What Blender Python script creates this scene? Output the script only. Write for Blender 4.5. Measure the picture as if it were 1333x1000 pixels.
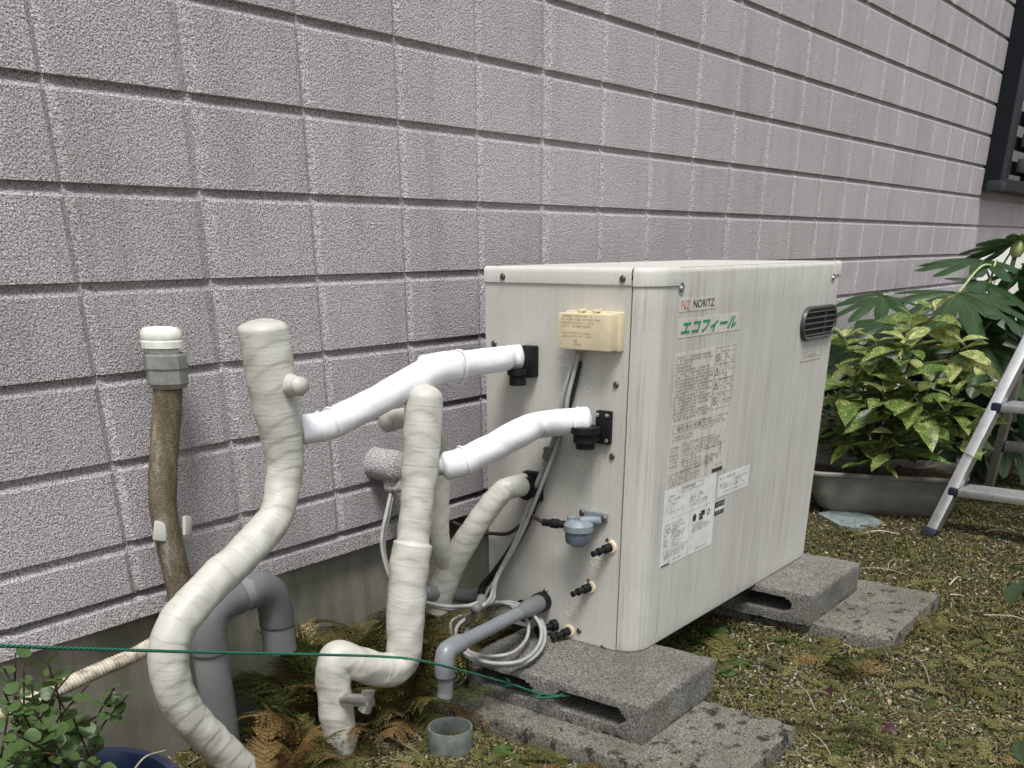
import bpy, bmesh, math, random
import numpy as np
from mathutils import Vector, Matrix, noise as mnoise

for o in list(bpy.data.objects): bpy.data.objects.remove(o)
scene = bpy.context.scene
COL = scene.collection
random.seed(7); rng = np.random.default_rng(7)
R_ = math.radians

# ------------------------------------------------------------------ camera
CAM = np.array([-2.1641, -1.54785, .9162]); ROT = (1.1210989, .003499, -.9198289)
FPX, CX, CY, PW, PH = 1259.14, 666.68, 926.13, 1333.0, 1000.0
cam = bpy.data.objects.new('camera', bpy.data.cameras.new('camera'))
COL.objects.link(cam); scene.camera = cam
cam.location = CAM; cam.rotation_euler = ROT
cam.data.sensor_width = 36; cam.data.lens = FPX / PW * 36
cam.data.shift_x = -(CX - PW / 2) / PW; cam.data.shift_y = (CY - PH / 2) / PW
cam.data.clip_start = .02; cam.data.clip_end = 500

# ------------------------------------------------------------------ sky, sun, exposure (overcast day)
SUN_EL, SUN_AZ = 63, 229          # azimuth: degrees from +y towards +x
world = bpy.data.worlds.new('World'); scene.world = world; world.use_nodes = True
nt = world.node_tree; nt.nodes.clear()
sky = nt.nodes.new('ShaderNodeTexSky'); sky.sky_type = 'NISHITA'; sky.sun_disc = False
sky.sun_elevation = R_(SUN_EL); sky.sun_rotation = R_(SUN_AZ); sky.air_density = 1.0; sky.dust_density = 3.0; sky.ozone_density = 1.0
hs = nt.nodes.new('ShaderNodeHueSaturation'); hs.inputs['Saturation'].default_value = .18
bg = nt.nodes.new('ShaderNodeBackground'); bg.inputs['Strength'].default_value = .075
wo = nt.nodes.new('ShaderNodeOutputWorld')
nt.links.new(sky.outputs[0], hs.inputs['Color']); nt.links.new(hs.outputs[0], bg.inputs['Color']); nt.links.new(bg.outputs[0], wo.inputs[0])
sun = bpy.data.objects.new('sun', bpy.data.lights.new('sun', 'SUN')); COL.objects.link(sun)
sun.data.energy = 1.5; sun.data.angle = R_(20); sun.data.color = (1, .985, .965)
sd = Vector((math.sin(R_(SUN_AZ)) * math.cos(R_(SUN_EL)), math.cos(R_(SUN_AZ)) * math.cos(R_(SUN_EL)), math.sin(R_(SUN_EL))))
sun.rotation_euler = (-sd).to_track_quat('-Z', 'Y').to_euler()
scene.view_settings.view_transform = 'Standard'; scene.view_settings.look = 'None'
scene.view_settings.exposure = 1.12; scene.view_settings.gamma = 1
scene.view_settings.use_curve_mapping = False
scene.render.resolution_x = 1024; scene.render.resolution_y = 768

# ------------------------------------------------------------------ pixel -> place helpers
def _rot(rx, ry, rz):
    c, s = math.cos, math.sin
    X = np.array([[1,0,0],[0,c(rx),-s(rx)],[0,s(rx),c(rx)]]); Y = np.array([[c(ry),0,s(ry)],[0,1,0],[-s(ry),0,c(ry)]]); Z = np.array([[c(rz),-s(rz),0],[s(rz),c(rz),0],[0,0,1]])
    return Z @ Y @ X
MC = _rot(*ROT)
def pdir(x, y): return MC @ np.array([(x-CX)/FPX, -(y-CY)/FPX, -1])
def onz(x, y, z=0): v = pdir(x, y); return Vector(CAM + v*(z-CAM[2])/v[2])
def ony(x, y, Y): v = pdir(x, y); return Vector(CAM + v*(Y-CAM[1])/v[1])
def onx(x, y, X): v = pdir(x, y); return Vector(CAM + v*(X-CAM[0])/v[0])
def topx(P):
    q = (np.array(P)-CAM) @ MC
    return CX + FPX*q[0]/-q[2], CY - FPX*q[1]/-q[2], -q[2]
def dia(px, P): return px/FPX*topx(P)[2]

# ------------------------------------------------------------------ material helper
MATS = {}
class NB:
    def __init__(s, name):
        s.m = bpy.data.materials.new(name); s.m.use_nodes = True
        s.t = s.m.node_tree; s.t.nodes.clear()
        s.out = s.n('ShaderNodeOutputMaterial'); s.b = s.n('ShaderNodeBsdfPrincipled'); s.l(s.b.outputs[0], s.out.inputs[0])
    def n(s, t, **k):
        x = s.t.nodes.new(t)
        for a, v in k.items():
            if hasattr(x, a): setattr(x, a, v)
            else: x.inputs[a].default_value = v
        return x
    def l(s, a, b): s.t.links.new(a, b)
    def coord(s, kind='pos', scale=(1,1,1), rand=False):
        if kind == 'pos': o = s.n('ShaderNodeNewGeometry').outputs['Position']
        elif kind == 'uv': o = s.n('ShaderNodeTexCoord').outputs['UV']
        else: o = s.n('ShaderNodeTexCoord').outputs['Object']
        if rand:
            oi = s.n('ShaderNodeObjectInfo'); a = s.n('ShaderNodeVectorMath', operation='MULTIPLY_ADD')
            cb = s.n('ShaderNodeCombineXYZ')
            for i in range(3): s.l(oi.outputs['Random'], cb.inputs[i])
            s.l(cb.outputs[0], a.inputs[0]); a.inputs[1].default_value = (13.1, 7.7, 5.3); s.l(o, a.inputs[2]); o = a.outputs[0]
        if scale != (1,1,1):
            m = s.n('ShaderNodeVectorMath', operation='MULTIPLY'); s.l(o, m.inputs[0]); m.inputs[1].default_value = scale; o = m.outputs[0]
        return o
    def noise(s, vec, scale, detail=3, rough=.55, dist=0):
        x = s.n('ShaderNodeTexNoise'); x.inputs['Scale'].default_value = scale; x.inputs['Detail'].default_value = detail
        x.inputs['Roughness'].default_value = rough; x.inputs['Distortion'].default_value = dist; s.l(vec, x.inputs['Vector']); return x.outputs['Fac']
    def ramp(s, fac, stops):
        x = s.n('ShaderNodeValToRGB'); e = x.color_ramp.elements
        while len(e) < len(stops): e.new(.5)
        for i, (p, c) in enumerate(stops):
            e[i].position = p; e[i].color = (*c, 1) if len(c) == 3 else c
        s.l(fac, x.inputs[0]); return x.outputs[0]
    def gray(s, fac, a, b, lo=0., hi=1.): return s.ramp(fac, [(a, (lo,)*3), (b, (hi,)*3)])
    def mix(s, fac, a, b, mode='MIX'):
        x = s.n('ShaderNodeMix', data_type='RGBA', blend_type=mode)
        for sock, v in ((x.inputs[0], fac), (x.inputs[6], a), (x.inputs[7], b)):
            if hasattr(v, 'is_output'): s.l(v, sock)
            else: sock.default_value = (*v, 1) if isinstance(v, tuple) else v
        return x.outputs[2]
    def bump(s, h, strength=.5, dist=.002, prev=None):
        x = s.n('ShaderNodeBump'); x.inputs['Strength'].default_value = strength; x.inputs['Distance'].default_value = dist
        s.l(h, x.inputs['Height'])
        if prev is not None: s.l(prev, x.inputs['Normal'])
        return x.outputs[0]
    def done(s, col=None, rough=.6, nrm=None, metal=0, spec=.5, **k):
        for sock, v in (('Base Color', col), ('Roughness', rough), ('Metallic', metal), ('Specular IOR Level', spec)):
            if v is None: continue
            if hasattr(v, 'is_output'): s.l(v, s.b.inputs[sock])
            else: s.b.inputs[sock].default_value = (*v, 1) if isinstance(v, tuple) else v
        if nrm is not None: s.l(nrm, s.b.inputs['Normal'])
        for a, v in k.items(): s.b.inputs[a].default_value = v
        MATS[s.m.name] = s.m; return s.m
def simple(name, c, rough=.5, var=.12, vs=18., bscale=300., bstr=.08, metal=0, spec=.4, kind='pos'):
    b = NB(name); v = b.coord(kind); n = b.noise(v, vs, 5)
    d = tuple(x*(1-var) for x in c); e = tuple(min(1, x*(1+var)) for x in c)
    col = b.ramp(n, [(.3, d), (.7, e)])
    n2 = b.noise(v, bscale, 3)
    return b.done(col, rough, b.bump(n2, bstr, .002), metal, spec)

# wall: sprayed lilac-grey stucco
b = NB('stucco'); v = b.coord('pos')
n1 = b.noise(v, 300, 3, .65, .4); n2 = b.noise(v, 150, 3, .55); n3 = b.noise(v, 3.0, 5, .6); n4 = b.noise(b.coord('pos', (9, 9, 1.1)), 1.5, 5, .6)
h = b.mix(.35, n1, n2)
oi = b.n('ShaderNodeObjectInfo')
col = b.ramp(n1, [(.36, (.24, .220, .226)), (.47, (.52, .484, .493)), (.58, (.79, .745, .755))])  # grain shading painted into the colour: bump pits darker, crests lighter
col = b.mix(b.gray(n3, .35, .7, 0, .22), col, (.29, .265, .25))
col = b.mix(b.gray(n4, .50, .74, 0, .32), col, (.24, .215, .20))
hv = b.n('ShaderNodeHueSaturation'); hv.inputs['Saturation'].default_value = 1
mr = b.n('ShaderNodeMapRange'); mr.inputs[3].default_value = .95; mr.inputs[4].default_value = 1.05; b.l(oi.outputs['Random'], mr.inputs[0]); b.l(mr.outputs[0], hv.inputs['Value']); b.l(col, hv.inputs['Color'])
b.done(hv.outputs[0], .6, b.bump(h, 1.0, .013), spec=.5)

# boiler paint: cream, dirt streaks running down
def paint(name, base, streak):
    b = NB(name); v = b.coord('pos'); vs = b.coord('pos', (34, 34, 1.6)); vf = b.coord('pos', (190, 190, 3.5))
    s1 = b.noise(vs, 1, 5, .6, .3); s2 = b.noise(vf, 1, 4, .65); blot = b.noise(v, 5, 5, .6); fine = b.noise(v, 240, 4, .7)
    col = b.mix(b.gray(blot, .38, .70, 0, .55), base, tuple(c*.78 for c in base))
    msk = b.noise(b.coord('pos', (4, 4, 2.2)), 1.6, 4, .6)
    sa = b.n('ShaderNodeMath', operation='MULTIPLY'); b.l(b.gray(s1, .46, .80, 0, streak*.7), sa.inputs[0]); b.l(b.gray(msk, .36, .60, .35, 1), sa.inputs[1])
    col = b.mix(sa.outputs[0], col, (.33, .305, .255))
    sb = b.n('ShaderNodeMath', operation='MULTIPLY'); b.l(b.gray(s2, .50, .74, 0, streak*.75), sb.inputs[0]); b.l(b.gray(msk, .40, .58, .15, 1), sb.inputs[1])
    col = b.mix(sb.outputs[0], col, (.22, .205, .17))
    col = b.mix(b.gray(fine, .48, .76, 0, .42), col, (.33, .315, .27))
    return b.done(col, b.gray(blot, .3, .7, .38, .58), b.bump(b.noise(v, 420, 2), .05, .001), spec=.4)
paint('paint_front', (.53, .527, .49), 1.0)
paint('paint_side', (.535, .528, .478), .42)
paint('paint_lid', (.59, .588, .545), .28)
simple('dark_core', (.012, .012, .012), .8)
simple('beige_plastic', (.62, .535, .365), .5, .1, 30, 250, .1)
simple('black_plastic', (.010, .010, .011), .55, .3, 40, 200, .1, spec=.2)
simple('dark_grille', (.045, .042, .040), .38, .2, 60, 200, .08, spec=.5)
simple('slat_grey', (.11, .105, .10), .4, .2, 60, 200, .08)
simple('screw_metal', (.16, .145, .12), .4, .4, 300, 500, .1, metal=.85)
simple('steel', (.5, .5, .49), .35, .15, 80, 300, .1, metal=.9)
simple('cast_grey', (.19, .225, .245), .45, .18, 70, 420, .2, spec=.5)
simple('cup_plastic', (.10, .118, .15), .25, .15, 50, 200, .04, spec=.6)
simple('brown_tube', (.060, .030, .022), .45, .2, 60, 300, .1)
simple('cream_ring', (.72, .60, .44), .5, .1)
simple('foam_string', (.82, .82, .80), .7, .05)
simple('cable_grey', (.32, .32, .305), .5, .14, 60, 400, .08)
simple('cable_black', (.018, .018, .018), .45, .2)
simple('tie_grey', (.12, .125, .12), .5, .1)
simple('clip_grey', (.50, .50, .46), .5, .12, 60)
simple('cap_white', (.70, .71, .64), .45, .12, 90, 260, .12)
simple('nut_grey', (.22, .22, .205), .42, .25, 60, 300, .15, spec=.5)
simple('blue_plastic', (.008, .017, .045), .28, .25, 20, 200, .04, spec=.5)
simple('navy_rubber', (.010, .013, .030), .45, .2)
simple('alu', (.62, .63, .63), .34, .12, 30, 500, .06, metal=.85)
simple('window_black', (.006, .008, .011), .5, .2, 20, 200, .03, spec=.2)
simple('window_grey', (.030, .034, .038), .55, .1, spec=.2)
simple('planter_plastic', (.20, .195, .17), .6, .2, 14, 120, .15)
simple('bark', (.095, .075, .05), .85, .35, 90, 160, .6)
simple('green_stem', (.15, .19, .06), .55, .25, 60)
simple('pale_stem', (.34, .40, .16), .5, .15, 60)
simple('vine_stem', (.055, .026, .016), .6, .3, 80)
simple('pale_wood', (.36, .315, .235), .75, .2, 90, 200, .3)
simple('twig_brown', (.20, .155, .105), .85, .35, 60, 200, .4)
simple('maroon_leaf', (.040, .009, .014), .55, .35, 60)
simple('board_white', (.80, .80, .78), .5, .05)
simple('soil', (.085, .055, .034), .95, .5, 60, 180, 1.0)
simple('blue_flat', (.17, .205, .20), .8, .3, 40, 200, .4)

def wrapmat(name, base, dirt, dcol, rough=.42, tape=True):
    b = NB(name); uv = b.coord('uv'); v = b.coord('pos')
    w = b.noise(b.coord('uv', (1.2, 60, 1)), 1.0, 5, .6, .6); blot = b.noise(v, 16, 5, .65); f = b.noise(v, 120, 3)
    col = b.mix(b.gray(blot, .45, .75, 0, dirt), base, dcol)
    col = b.mix(b.gray(w, .55, .72, 0, dirt*.6), col, tuple(c*.72 for c in base))
    nr = b.bump(w, .34, .005); nr = b.bump(f, .12, .002, nr)
    if tape:
        wv = b.n('ShaderNodeTexWave', bands_direction='Y', wave_profile='SAW'); b.l(b.coord('uv', (.07, 1, 1)), wv.inputs['Vector']); wv.inputs['Scale'].default_value = 8.5
        wv.inputs['Distortion'].default_value = 3.0; wv.inputs['Detail'].default_value = 2; wv.inputs['Detail Scale'].default_value = 1.2
        nr = b.bump(wv.outputs['Fac'], .45, .0014, nr)
        col = b.mix(b.gray(wv.outputs['Fac'], .0, .07, .30, 0), col, tuple(c*.45 for c in base))
    return b.done(col, rough, nr, spec=.4)
wrapmat('tape_ivory', (.50, .495, .445), .45, (.36, .35, .29))
wrapmat('foam_white', (.72, .74, .765), .14, (.62, .635, .65), .8, False)
simple('pvc_grey', (.225, .236, .234), .36, .14, 10, 300, .04, spec=.5)
b = NB('pvc_mossy'); v = b.coord('pos'); n = b.noise(v, 28, 5, .65); b.done(b.ramp(n, [(.36, (.085, .10, .082)), (.62, (.165, .182, .178))]), .4)
simple('pvc_dark', (.15, .158, .158), .40, .14, 10, 300, .04, spec=.5)
simple('pvc_blue', (.185, .198, .212), .34, .12, 12, 300, .04, spec=.5)
b = NB('tan_fabric'); v = b.coord('pos'); uv = b.coord('uv', (40, 500, 1))
bl = b.noise(b.coord('pos', (24, 24, 7)), 1, 6, .7); rib = b.n('ShaderNodeTexWave', bands_direction='Y'); b.l(b.coord('uv'), rib.inputs['Vector']); rib.inputs['Scale'].default_value = 95; rib.inputs['Distortion'].default_value = 1.5
sp = b.noise(v, 260, 3, .7)
col = b.ramp(bl, [(.30, (.065, .052, .030)), (.5, (.155, .130, .082)), (.60, (.21, .18, .125)), (.68, (.36, .335, .27))])
col = b.mix(b.gray(sp, .42, .62, .55, 0), col, (.05, .042, .026))
b.done(col, .85, b.bump(rib.outputs['Fac'], .35, .0015), spec=.2)
b = NB('hose_cream'); v = b.coord('pos'); n = b.noise(v, 60, 5, .65); col = b.ramp(n, [(.35, (.20, .165, .115)), (.6, (.52, .475, .38))]); b.done(col, .7, b.bump(n, .3, .002))
b = NB('rope_green'); uv = b.coord('uv'); w = b.n('ShaderNodeTexWave', bands_direction='DIAGONAL'); b.l(b.coord('uv', (1, 90, 1)), w.inputs['Vector']); w.inputs['Scale'].default_value = 1.0
b.done(b.ramp(w.outputs['Fac'], [(.2, (.004, .055, .033)), (.8, (.016, .17, .10))]), .55, b.bump(w.outputs['Fac'], .6, .001))

# concrete
def concrete(name, c, mossy, contrast=1.0, grain=150, bstr=.8, lichen=.0):
    b = NB(name); v = b.coord('pos'); g = b.noise(v, grain, 5, .7); g2 = b.noise(v, grain*2.3, 3, .6); bl = b.noise(v, 7, 6, .65); bl2 = b.noise(v, 13, 5, .7)
    vo = b.n('ShaderNodeTexVoronoi'); vo.inputs['Scale'].default_value = grain*.9; b.l(v, vo.inputs['Vector'])
    k = contrast; kd = min(1, k)
    col = b.ramp(g, [(.38, tuple(x*(1-.80*kd) for x in c)), (.49, c), (.60, tuple(min(.8, x*(1+1.1*k)) for x in c))])
    col = b.mix(b.gray(vo.outputs['Distance'], .05, .32, .45*k, 0), col, tuple(min(.8, x*2.0) for x in c))
    col = b.mix(b.gray(bl, .42, .72, 0, .55), col, tuple(x*.42 for x in c))
    col = b.mix(b.gray(bl2, .48, .72, 0, mossy), col, (.085, .085, .035))
    if lichen: 
        l1 = b.noise(v, 22, 6, .75); col = b.mix(b.gray(l1, .545, .60, 0, lichen), col, (.018, .016, .013))
    h = b.mix(.5, g, g2)
    return b.done(col, .9, b.bump(h, bstr, .007), spec=.25)
concrete('concrete_block', (.165, .160, .143), .40, .85, 230, .8)
concrete('concrete_slab', (.175, .168, .140), .6, .8, 230, .8, lichen=.9)
b = NB('concrete_base'); v = b.coord('pos'); n = b.noise(v, 4, 6, .65); f = b.noise(v, 160, 4, .7); st = b.noise(b.coord('pos', (7, 7, 1.5)), 1, 5, .65)
col = b.ramp(n, [(.3, (.20, .195, .16)), (.7, (.35, .34, .29))]); col = b.mix(b.gray(st, .42, .66, 0, .7), col, (.105, .104, .062)); col = b.mix(b.gray(f, .58, .75, 0, .4), col, (.12, .115, .095))
b.done(col, .9, b.bump(f, .3, .002), spec=.2)

# ground
b = NB('ground_soil'); v = b.coord('pos'); n = b.noise(v, 5, 6, .65); m = b.noise(v, 55, 5, .7); f = b.noise(v, 190, 5, .7)
col = b.ramp(f, [(.3, (.016, .013, .008)), (.5, (.062, .050, .030)), (.7, (.155, .130, .085))])
col = b.mix(b.gray(n, .40, .62, .0, .65), col, b.ramp(m, [(.3, (.020, .024, .008)), (.7, (.080, .088, .026))]))
b.done(col, .95, b.bump(b.mix(.5, m, f), 1.0, .012), spec=.15)
def attr_ramp(name, stops, rough=.8, spec=.2, trans=0):
    b = NB(name); a = b.n('ShaderNodeAttribute', attribute_name='rnd'); n = b.noise(b.coord('pos'), 250, 3)
    col = b.mix(b.gray(n, .35, .7, .0, .35), b.ramp(a.outputs['Fac'], stops), (.03, .025, .015))
    return b.done(col, rough, spec=spec)
attr_ramp('litter', [(0, (.045, .030, .016)), (.28, (.12, .078, .035)), (.5, (.20, .145, .07)), (.75, (.30, .235, .135)), (.93, (.46, .40, .28)), (1, (.62, .58, .48))])
attr_ramp('gravel', [(0, (.10, .095, .085)), (.4, (.22, .21, .19)), (.75, (.40, .385, .35)), (1, (.66, .64, .59))])
attr_ramp('moss', [(0, (.026, .032, .010)), (.4, (.070, .078, .022)), (.72, (.135, .136, .042)), (.9, (.19, .172, .062)), (1, (.22, .155, .065))])

def leafmat(name, c1, c2, rough=.4, spec=.45, speck=None, sscale=60, vein=None, sub=.0):
    b = NB(name); v = b.coord('obj', rand=True); oi = b.n('ShaderNodeObjectInfo')
    n = b.noise(v, 9, 4); col = b.ramp(n, [(.3, c1), (.7, c2)])
    col = b.mix(b.gray(oi.outputs['Random'], 0, 1, 0, .45), col, tuple(x*1.5 for x in c1))
    if speck:
        vo = b.noise(v, sscale, 4, .7); am = b.noise(v, sscale*.14, 3, .6); 
        th = b.n('ShaderNodeMath', operation='MULTIPLY_ADD'); b.l(am, th.inputs[0]); th.inputs[1].default_value = .55; b.l(vo, th.inputs[2])
        col = b.mix(b.gray(th.outputs[0], .80, .85, 0, .92) if 'young' not in name else b.gray(th.outputs[0], .74, .80, 0, .92), col, speck)
    h = b.noise(v, 30, 3)
    m = b.done(col, rough, b.bump(h, .15, .003), spec=spec)
    tr = b.n('ShaderNodeBsdfTranslucent'); mx = b.n('ShaderNodeMixShader'); mx.inputs[0].default_value = .30
    b.l(col, tr.inputs['Color']); b.l(b.b.outputs[0], mx.inputs[1]); b.l(tr.outputs[0], mx.inputs[2]); b.l(mx.outputs[0], b.out.inputs[0])
    return m
leafmat('aucuba_leaf', (.050, .105, .022), (.095, .16, .036), .25, .6, (.40, .43, .15), 34)
leafmat('aucuba_young', (.11, .18, .04), (.16, .23, .06), .30, .55, (.55, .54, .24), 26)
leafmat('fatsia_leaf', (.022, .052, .018), (.042, .084, .028), .30, .5)
leafmat('fatsia_vein', (.09, .125, .045), (.12, .16, .06), .5)
leafmat('vine_leaf', (.050, .092, .024), (.10, .16, .05), .35, .5)
leafmat('weed_leaf', (.035, .070, .016), (.085, .135, .030), .5)
leafmat('fern_green', (.048, .062, .016), (.11, .115, .030), .6, .3)
leafmat('fern_olive', (.090, .082, .024), (.175, .150, .050), .65, .25)
leafmat('fern_brown', (.14, .088, .032), (.27, .18, .075), .7, .2)
leafmat('fern_tan', (.36, .26, .12), (.50, .40, .22), .7, .2)
leafmat('dark_leaf', (.030, .052, .022), (.055, .085, .035), .45, .4)
b = NB('label_white'); v = b.coord('pos'); n = b.noise(v, 30, 5, .6); b.done(b.ramp(n, [(.35, (.60, .60, .575)), (.7, (.75, .755, .745))]), .45)
b = NB('label_clear'); v = b.coord('pos'); n = b.noise(b.coord('pos', (60, 60, 2)), 1, 5, .6); b.done(b.ramp(n, [(.35, (.47, .45, .38)), (.6, (.585, .575, .52))]), .4)
simple('ink_black', (.035, .035, .035), .6, .3); simple('ink_grey', (.20, .20, .19), .6, .2); simple('ink_green', (.012, .24, .125), .5, .1); simple('ink_halo', (.54, .70, .60), .5, .05); simple('ink_red', (.62, .33, .26), .5, .2)
b = NB('window_glass'); b.done((.02, .025, .03), .06, spec=.6)

# ------------------------------------------------------------------ object helpers
def M(n): return MATS[n]
def me_from(name, vs, fs, smooth=False, uvs=None):
    m = bpy.data.meshes.new(name); m.from_pydata([tuple(v) for v in vs], [], [tuple(f) for f in fs]); 
    if uvs is not None:
        ul = m.uv_layers.new(name='UVMap'); li = np.zeros(len(m.loops), dtype=np.int32); m.loops.foreach_get('vertex_index', li)
        ul.data.foreach_set('uv', np.asarray(uvs, dtype=np.float32)[li].ravel())
    if smooth: m.polygons.foreach_set('use_smooth', [True]*len(m.polygons))
    m.update(); return m
def link(name, mesh, mat=None, parent=None, mw=None):
    o = bpy.data.objects.new(name, mesh); COL.objects.link(o)
    if mat is not None and mesh is not None and not mesh.materials: mesh.materials.append(M(mat) if isinstance(mat, str) else mat)
    if mw is not None: o.matrix_world = mw
    if parent is not None:
        o.parent = parent; o.matrix_parent_inverse = parent_inv(parent)
    return o
def wmat(p):
    return p.matrix_basis.copy() if p.parent is None else wmat(p.parent) @ p.matrix_parent_inverse @ p.matrix_basis
def parent_inv(p): return wmat(p).inverted()
def tag(o, label, cat, group=None, kind=None):
    if label: o['label'] = label
    if cat: o['category'] = cat
    if group: o['group'] = group
    if kind: o['kind'] = kind
    return o
def thing(name, loc, label, cat, group=None):
    o = bpy.data.objects.new(name, None); COL.objects.link(o); o.location = loc; o.empty_display_size = .05
    return tag(o, label, cat, group)
def structure(o): o['kind'] = 'structure'; return o
# every mesh under an Empty is built in world coordinates; children keep an inverse so they stay where built

def box_me(x0, x1, y0, y1, z0, z1, bev=.0, seg=2):
    bm = bmesh.new(); bmesh.ops.create_cube(bm, size=1)
    for v in bm.verts: v.co = Vector(((x0+x1)/2 + v.co.x*(x1-x0), (y0+y1)/2 + v.co.y*(y1-y0), (z0+z1)/2 + v.co.z*(z1-z0)))
    if bev: bmesh.ops.bevel(bm, geom=list(bm.edges), offset=bev, segments=seg, profile=.6, affect='EDGES')
    m = bpy.data.meshes.new('box'); bm.to_mesh(m); bm.free()
    if bev: m.polygons.foreach_set('use_smooth', [True]*len(m.polygons)); m.set_sharp_from_angle(angle=R_(40))
    return m
def catmull(P, n=12):
    P = [Vector(p) for p in P]; Q = [P[0]*2-P[1]] + P + [P[-1]*2-P[-2]]; out = []
    for i in range(1, len(Q)-2):
        a, b_, c, d = Q[i-1], Q[i], Q[i+1], Q[i+2]
        for k in range(n):
            t = k/n; out.append(.5*((2*b_) + (c-a)*t + (2*a-5*b_+4*c-d)*t*t + (3*b_-a-3*c+d)*t**3))
    out.append(P[-1]); return out
def resample(P, step):
    L = [0]
    for a, b_ in zip(P, P[1:]): L.append(L[-1]+(b_-a).length)
    n = max(2, int(L[-1]/step)+1); out = []; j = 0
    for i in range(n):
        s = L[-1]*i/(n-1)
        while j < len(L)-2 and L[j+1] < s: j += 1
        t = (s-L[j])/max(1e-9, L[j+1]-L[j]); out.append(P[j].lerp(P[j+1], min(1, max(0, t))))
    return out, L[-1]
def tube_me(path, rad, segs=10, step=None, smooth_n=12, cap=True, ridge=0, pitch=.02, slant=.25, lump=0, seed=0, caprnd=0, straight=False):
    """path: points; rad: number or function of t; ridge: tape steps; lump: low-frequency unevenness"""
    P = [Vector(p) for p in path] if straight else catmull(path, smooth_n)
    if step: P, L = resample(P, step)
    else: L = sum((b_-a).length for a, b_ in zip(P, P[1:]))
    n = len(P); rf = rad if callable(rad) else (lambda t: rad)
    T = [(P[min(i+1, n-1)]-P[max(i-1, 0)]).normalized() for i in range(n)]
    u = T[0].orthogonal().normalized(); vs = []; uv = []; s = 0
    rows = []
    for i in range(n):
        if i: s += (P[i]-P[i-1]).length
        u = (u - T[i]*u.dot(T[i])).normalized(); w = T[i].cross(u); rows.append((P[i], u.copy(), w.copy(), s))
    for (p, u, w, s) in rows:
        t = s/max(L, 1e-9)
        for k in range(segs+1 if False else segs):
            a = 2*math.pi*k/segs; r = rf(t)
            if caprnd:
                for e in (s, L-s):
                    if e < caprnd: r *= math.sqrt(max(.02, 1-(1-e/caprnd)**2))
            if lump: r += lump*mnoise.noise(Vector((math.cos(a)*1.2+seed, math.sin(a)*1.2, s*28))) 
            if ridge:
                ph = (s + slant*pitch*math.sin(a+seed) + .8*pitch*mnoise.noise(Vector((seed, s*11, 0))))/pitch
                r += ridge*((ph % 1.0)-.5)
            vs.append(p + (u*math.cos(a) + w*math.sin(a))*r); uv.append((min(k, segs-k)/segs*2, s))
    fs = []
    for i in range(n-1):
        for k in range(segs):
            k2 = (k+1) % segs; fs.append((i*segs+k, i*segs+k2, (i+1)*segs+k2, (i+1)*segs+k))
    if cap:
        fs.append(tuple(range(segs-1, -1, -1))); fs.append(tuple((n-1)*segs+k for k in range(segs)))
    m = me_from('tube', vs, fs, True, uv)
    return m
def lathe_me(prof, segs=24, mw=None, sharp=35):
    vs = []; fs = []; n = len(prof)
    for r, h in prof:
        for k in range(segs): a = 2*math.pi*k/segs; vs.append(Vector((r*math.cos(a), r*math.sin(a), h)))
    for i in range(n-1):
        for k in range(segs): k2 = (k+1) % segs; fs.append((i*segs+k, i*segs+k2, (i+1)*segs+k2, (i+1)*segs+k))
    fs.append(tuple(range(segs-1, -1, -1))); fs.append(tuple((n-1)*segs+k for k in range(segs)))
    if mw is not None: vs = [mw @ v for v in vs]
    m = me_from('lathe', vs, fs, True); m.set_sharp_from_angle(angle=R_(sharp)); return m
def axis_mw(p, d):
    return Matrix.Translation(p) @ Vector(d).to_track_quat('Z', 'Y').to_matrix().to_4x4()
def join_me(parts):
    vs = []; fs = []
    for m in parts:
        o = len(vs); vs += [v.co.copy() for v in m.vertices]; fs += [tuple(o+i for i in p.vertices) for p in m.polygons]
    return me_from('joined', vs, fs)
def shade(m, ang=40): m.polygons.foreach_set('use_smooth', [True]*len(m.polygons)); m.set_sharp_from_angle(angle=R_(ang)); return m
def text_me(body, size=1, shear=0):
    c = bpy.data.curves.new('txt', 'FONT'); c.body = body; c.size = size; c.shear = shear; c.resolution_u = 3
    o = bpy.data.objects.new('txt', c); COL.objects.link(o); dg = bpy.context.evaluated_depsgraph_get()
    m = bpy.data.meshes.new_from_object(o.evaluated_get(dg)); bpy.data.objects.remove(o); bpy.data.curves.remove(c)
    m.materials.clear(); return m
def fit_plane(m, x0, x1, z0, z1, y, extra=0):       # lay a flat xy text mesh on a wall facing -y
    co = np.array([v.co[:] for v in m.vertices]); lo = co.min(0); hi = co.max(0)
    for v in m.vertices:
        a = (v.co.x-lo[0])/(hi[0]-lo[0]); c = (v.co.y-lo[1])/(hi[1]-lo[1])
        v.co = Vector((x0+(x1-x0)*a, y, z0+(z1-z0)*c))
    m.update(); return m

# ------------------------------------------------------------------ GROUND
def gheight(x, y):
    h = .012*mnoise.noise(Vector((x*2.1, y*2.1, 3))) + .006*mnoise.noise(Vector((x*7, y*7, 9)))
    return h
def axis(lo, hi, step, far, g=1.35):
    a = list(np.arange(lo, hi, step)); s = step; p = a[-1]
    while p < far: s *= g; p += s; a.append(p)
    s = step; p = a[0]; pre = []
    while p > -far: s *= g; p -= s; pre.append(p)
    return pre[::-1] + a
gx = axis(-2.6, 3.2, .022, 90); gy = axis(-2.0, .06, .022, 90)
gv = [(x, y, gheight(x, y) if (-3 < x < 4 and -2.6 < y < .5) else 0) for y in gy for x in gx]
nx = len(gx); gf = [(j*nx+i, j*nx+i+1, (j+1)*nx+i+1, (j+1)*nx+i) for j in range(len(gy)-1) for i in range(nx-1)]
structure(link('ground', me_from('ground', gv, gf, True), 'ground_soil'))

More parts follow.
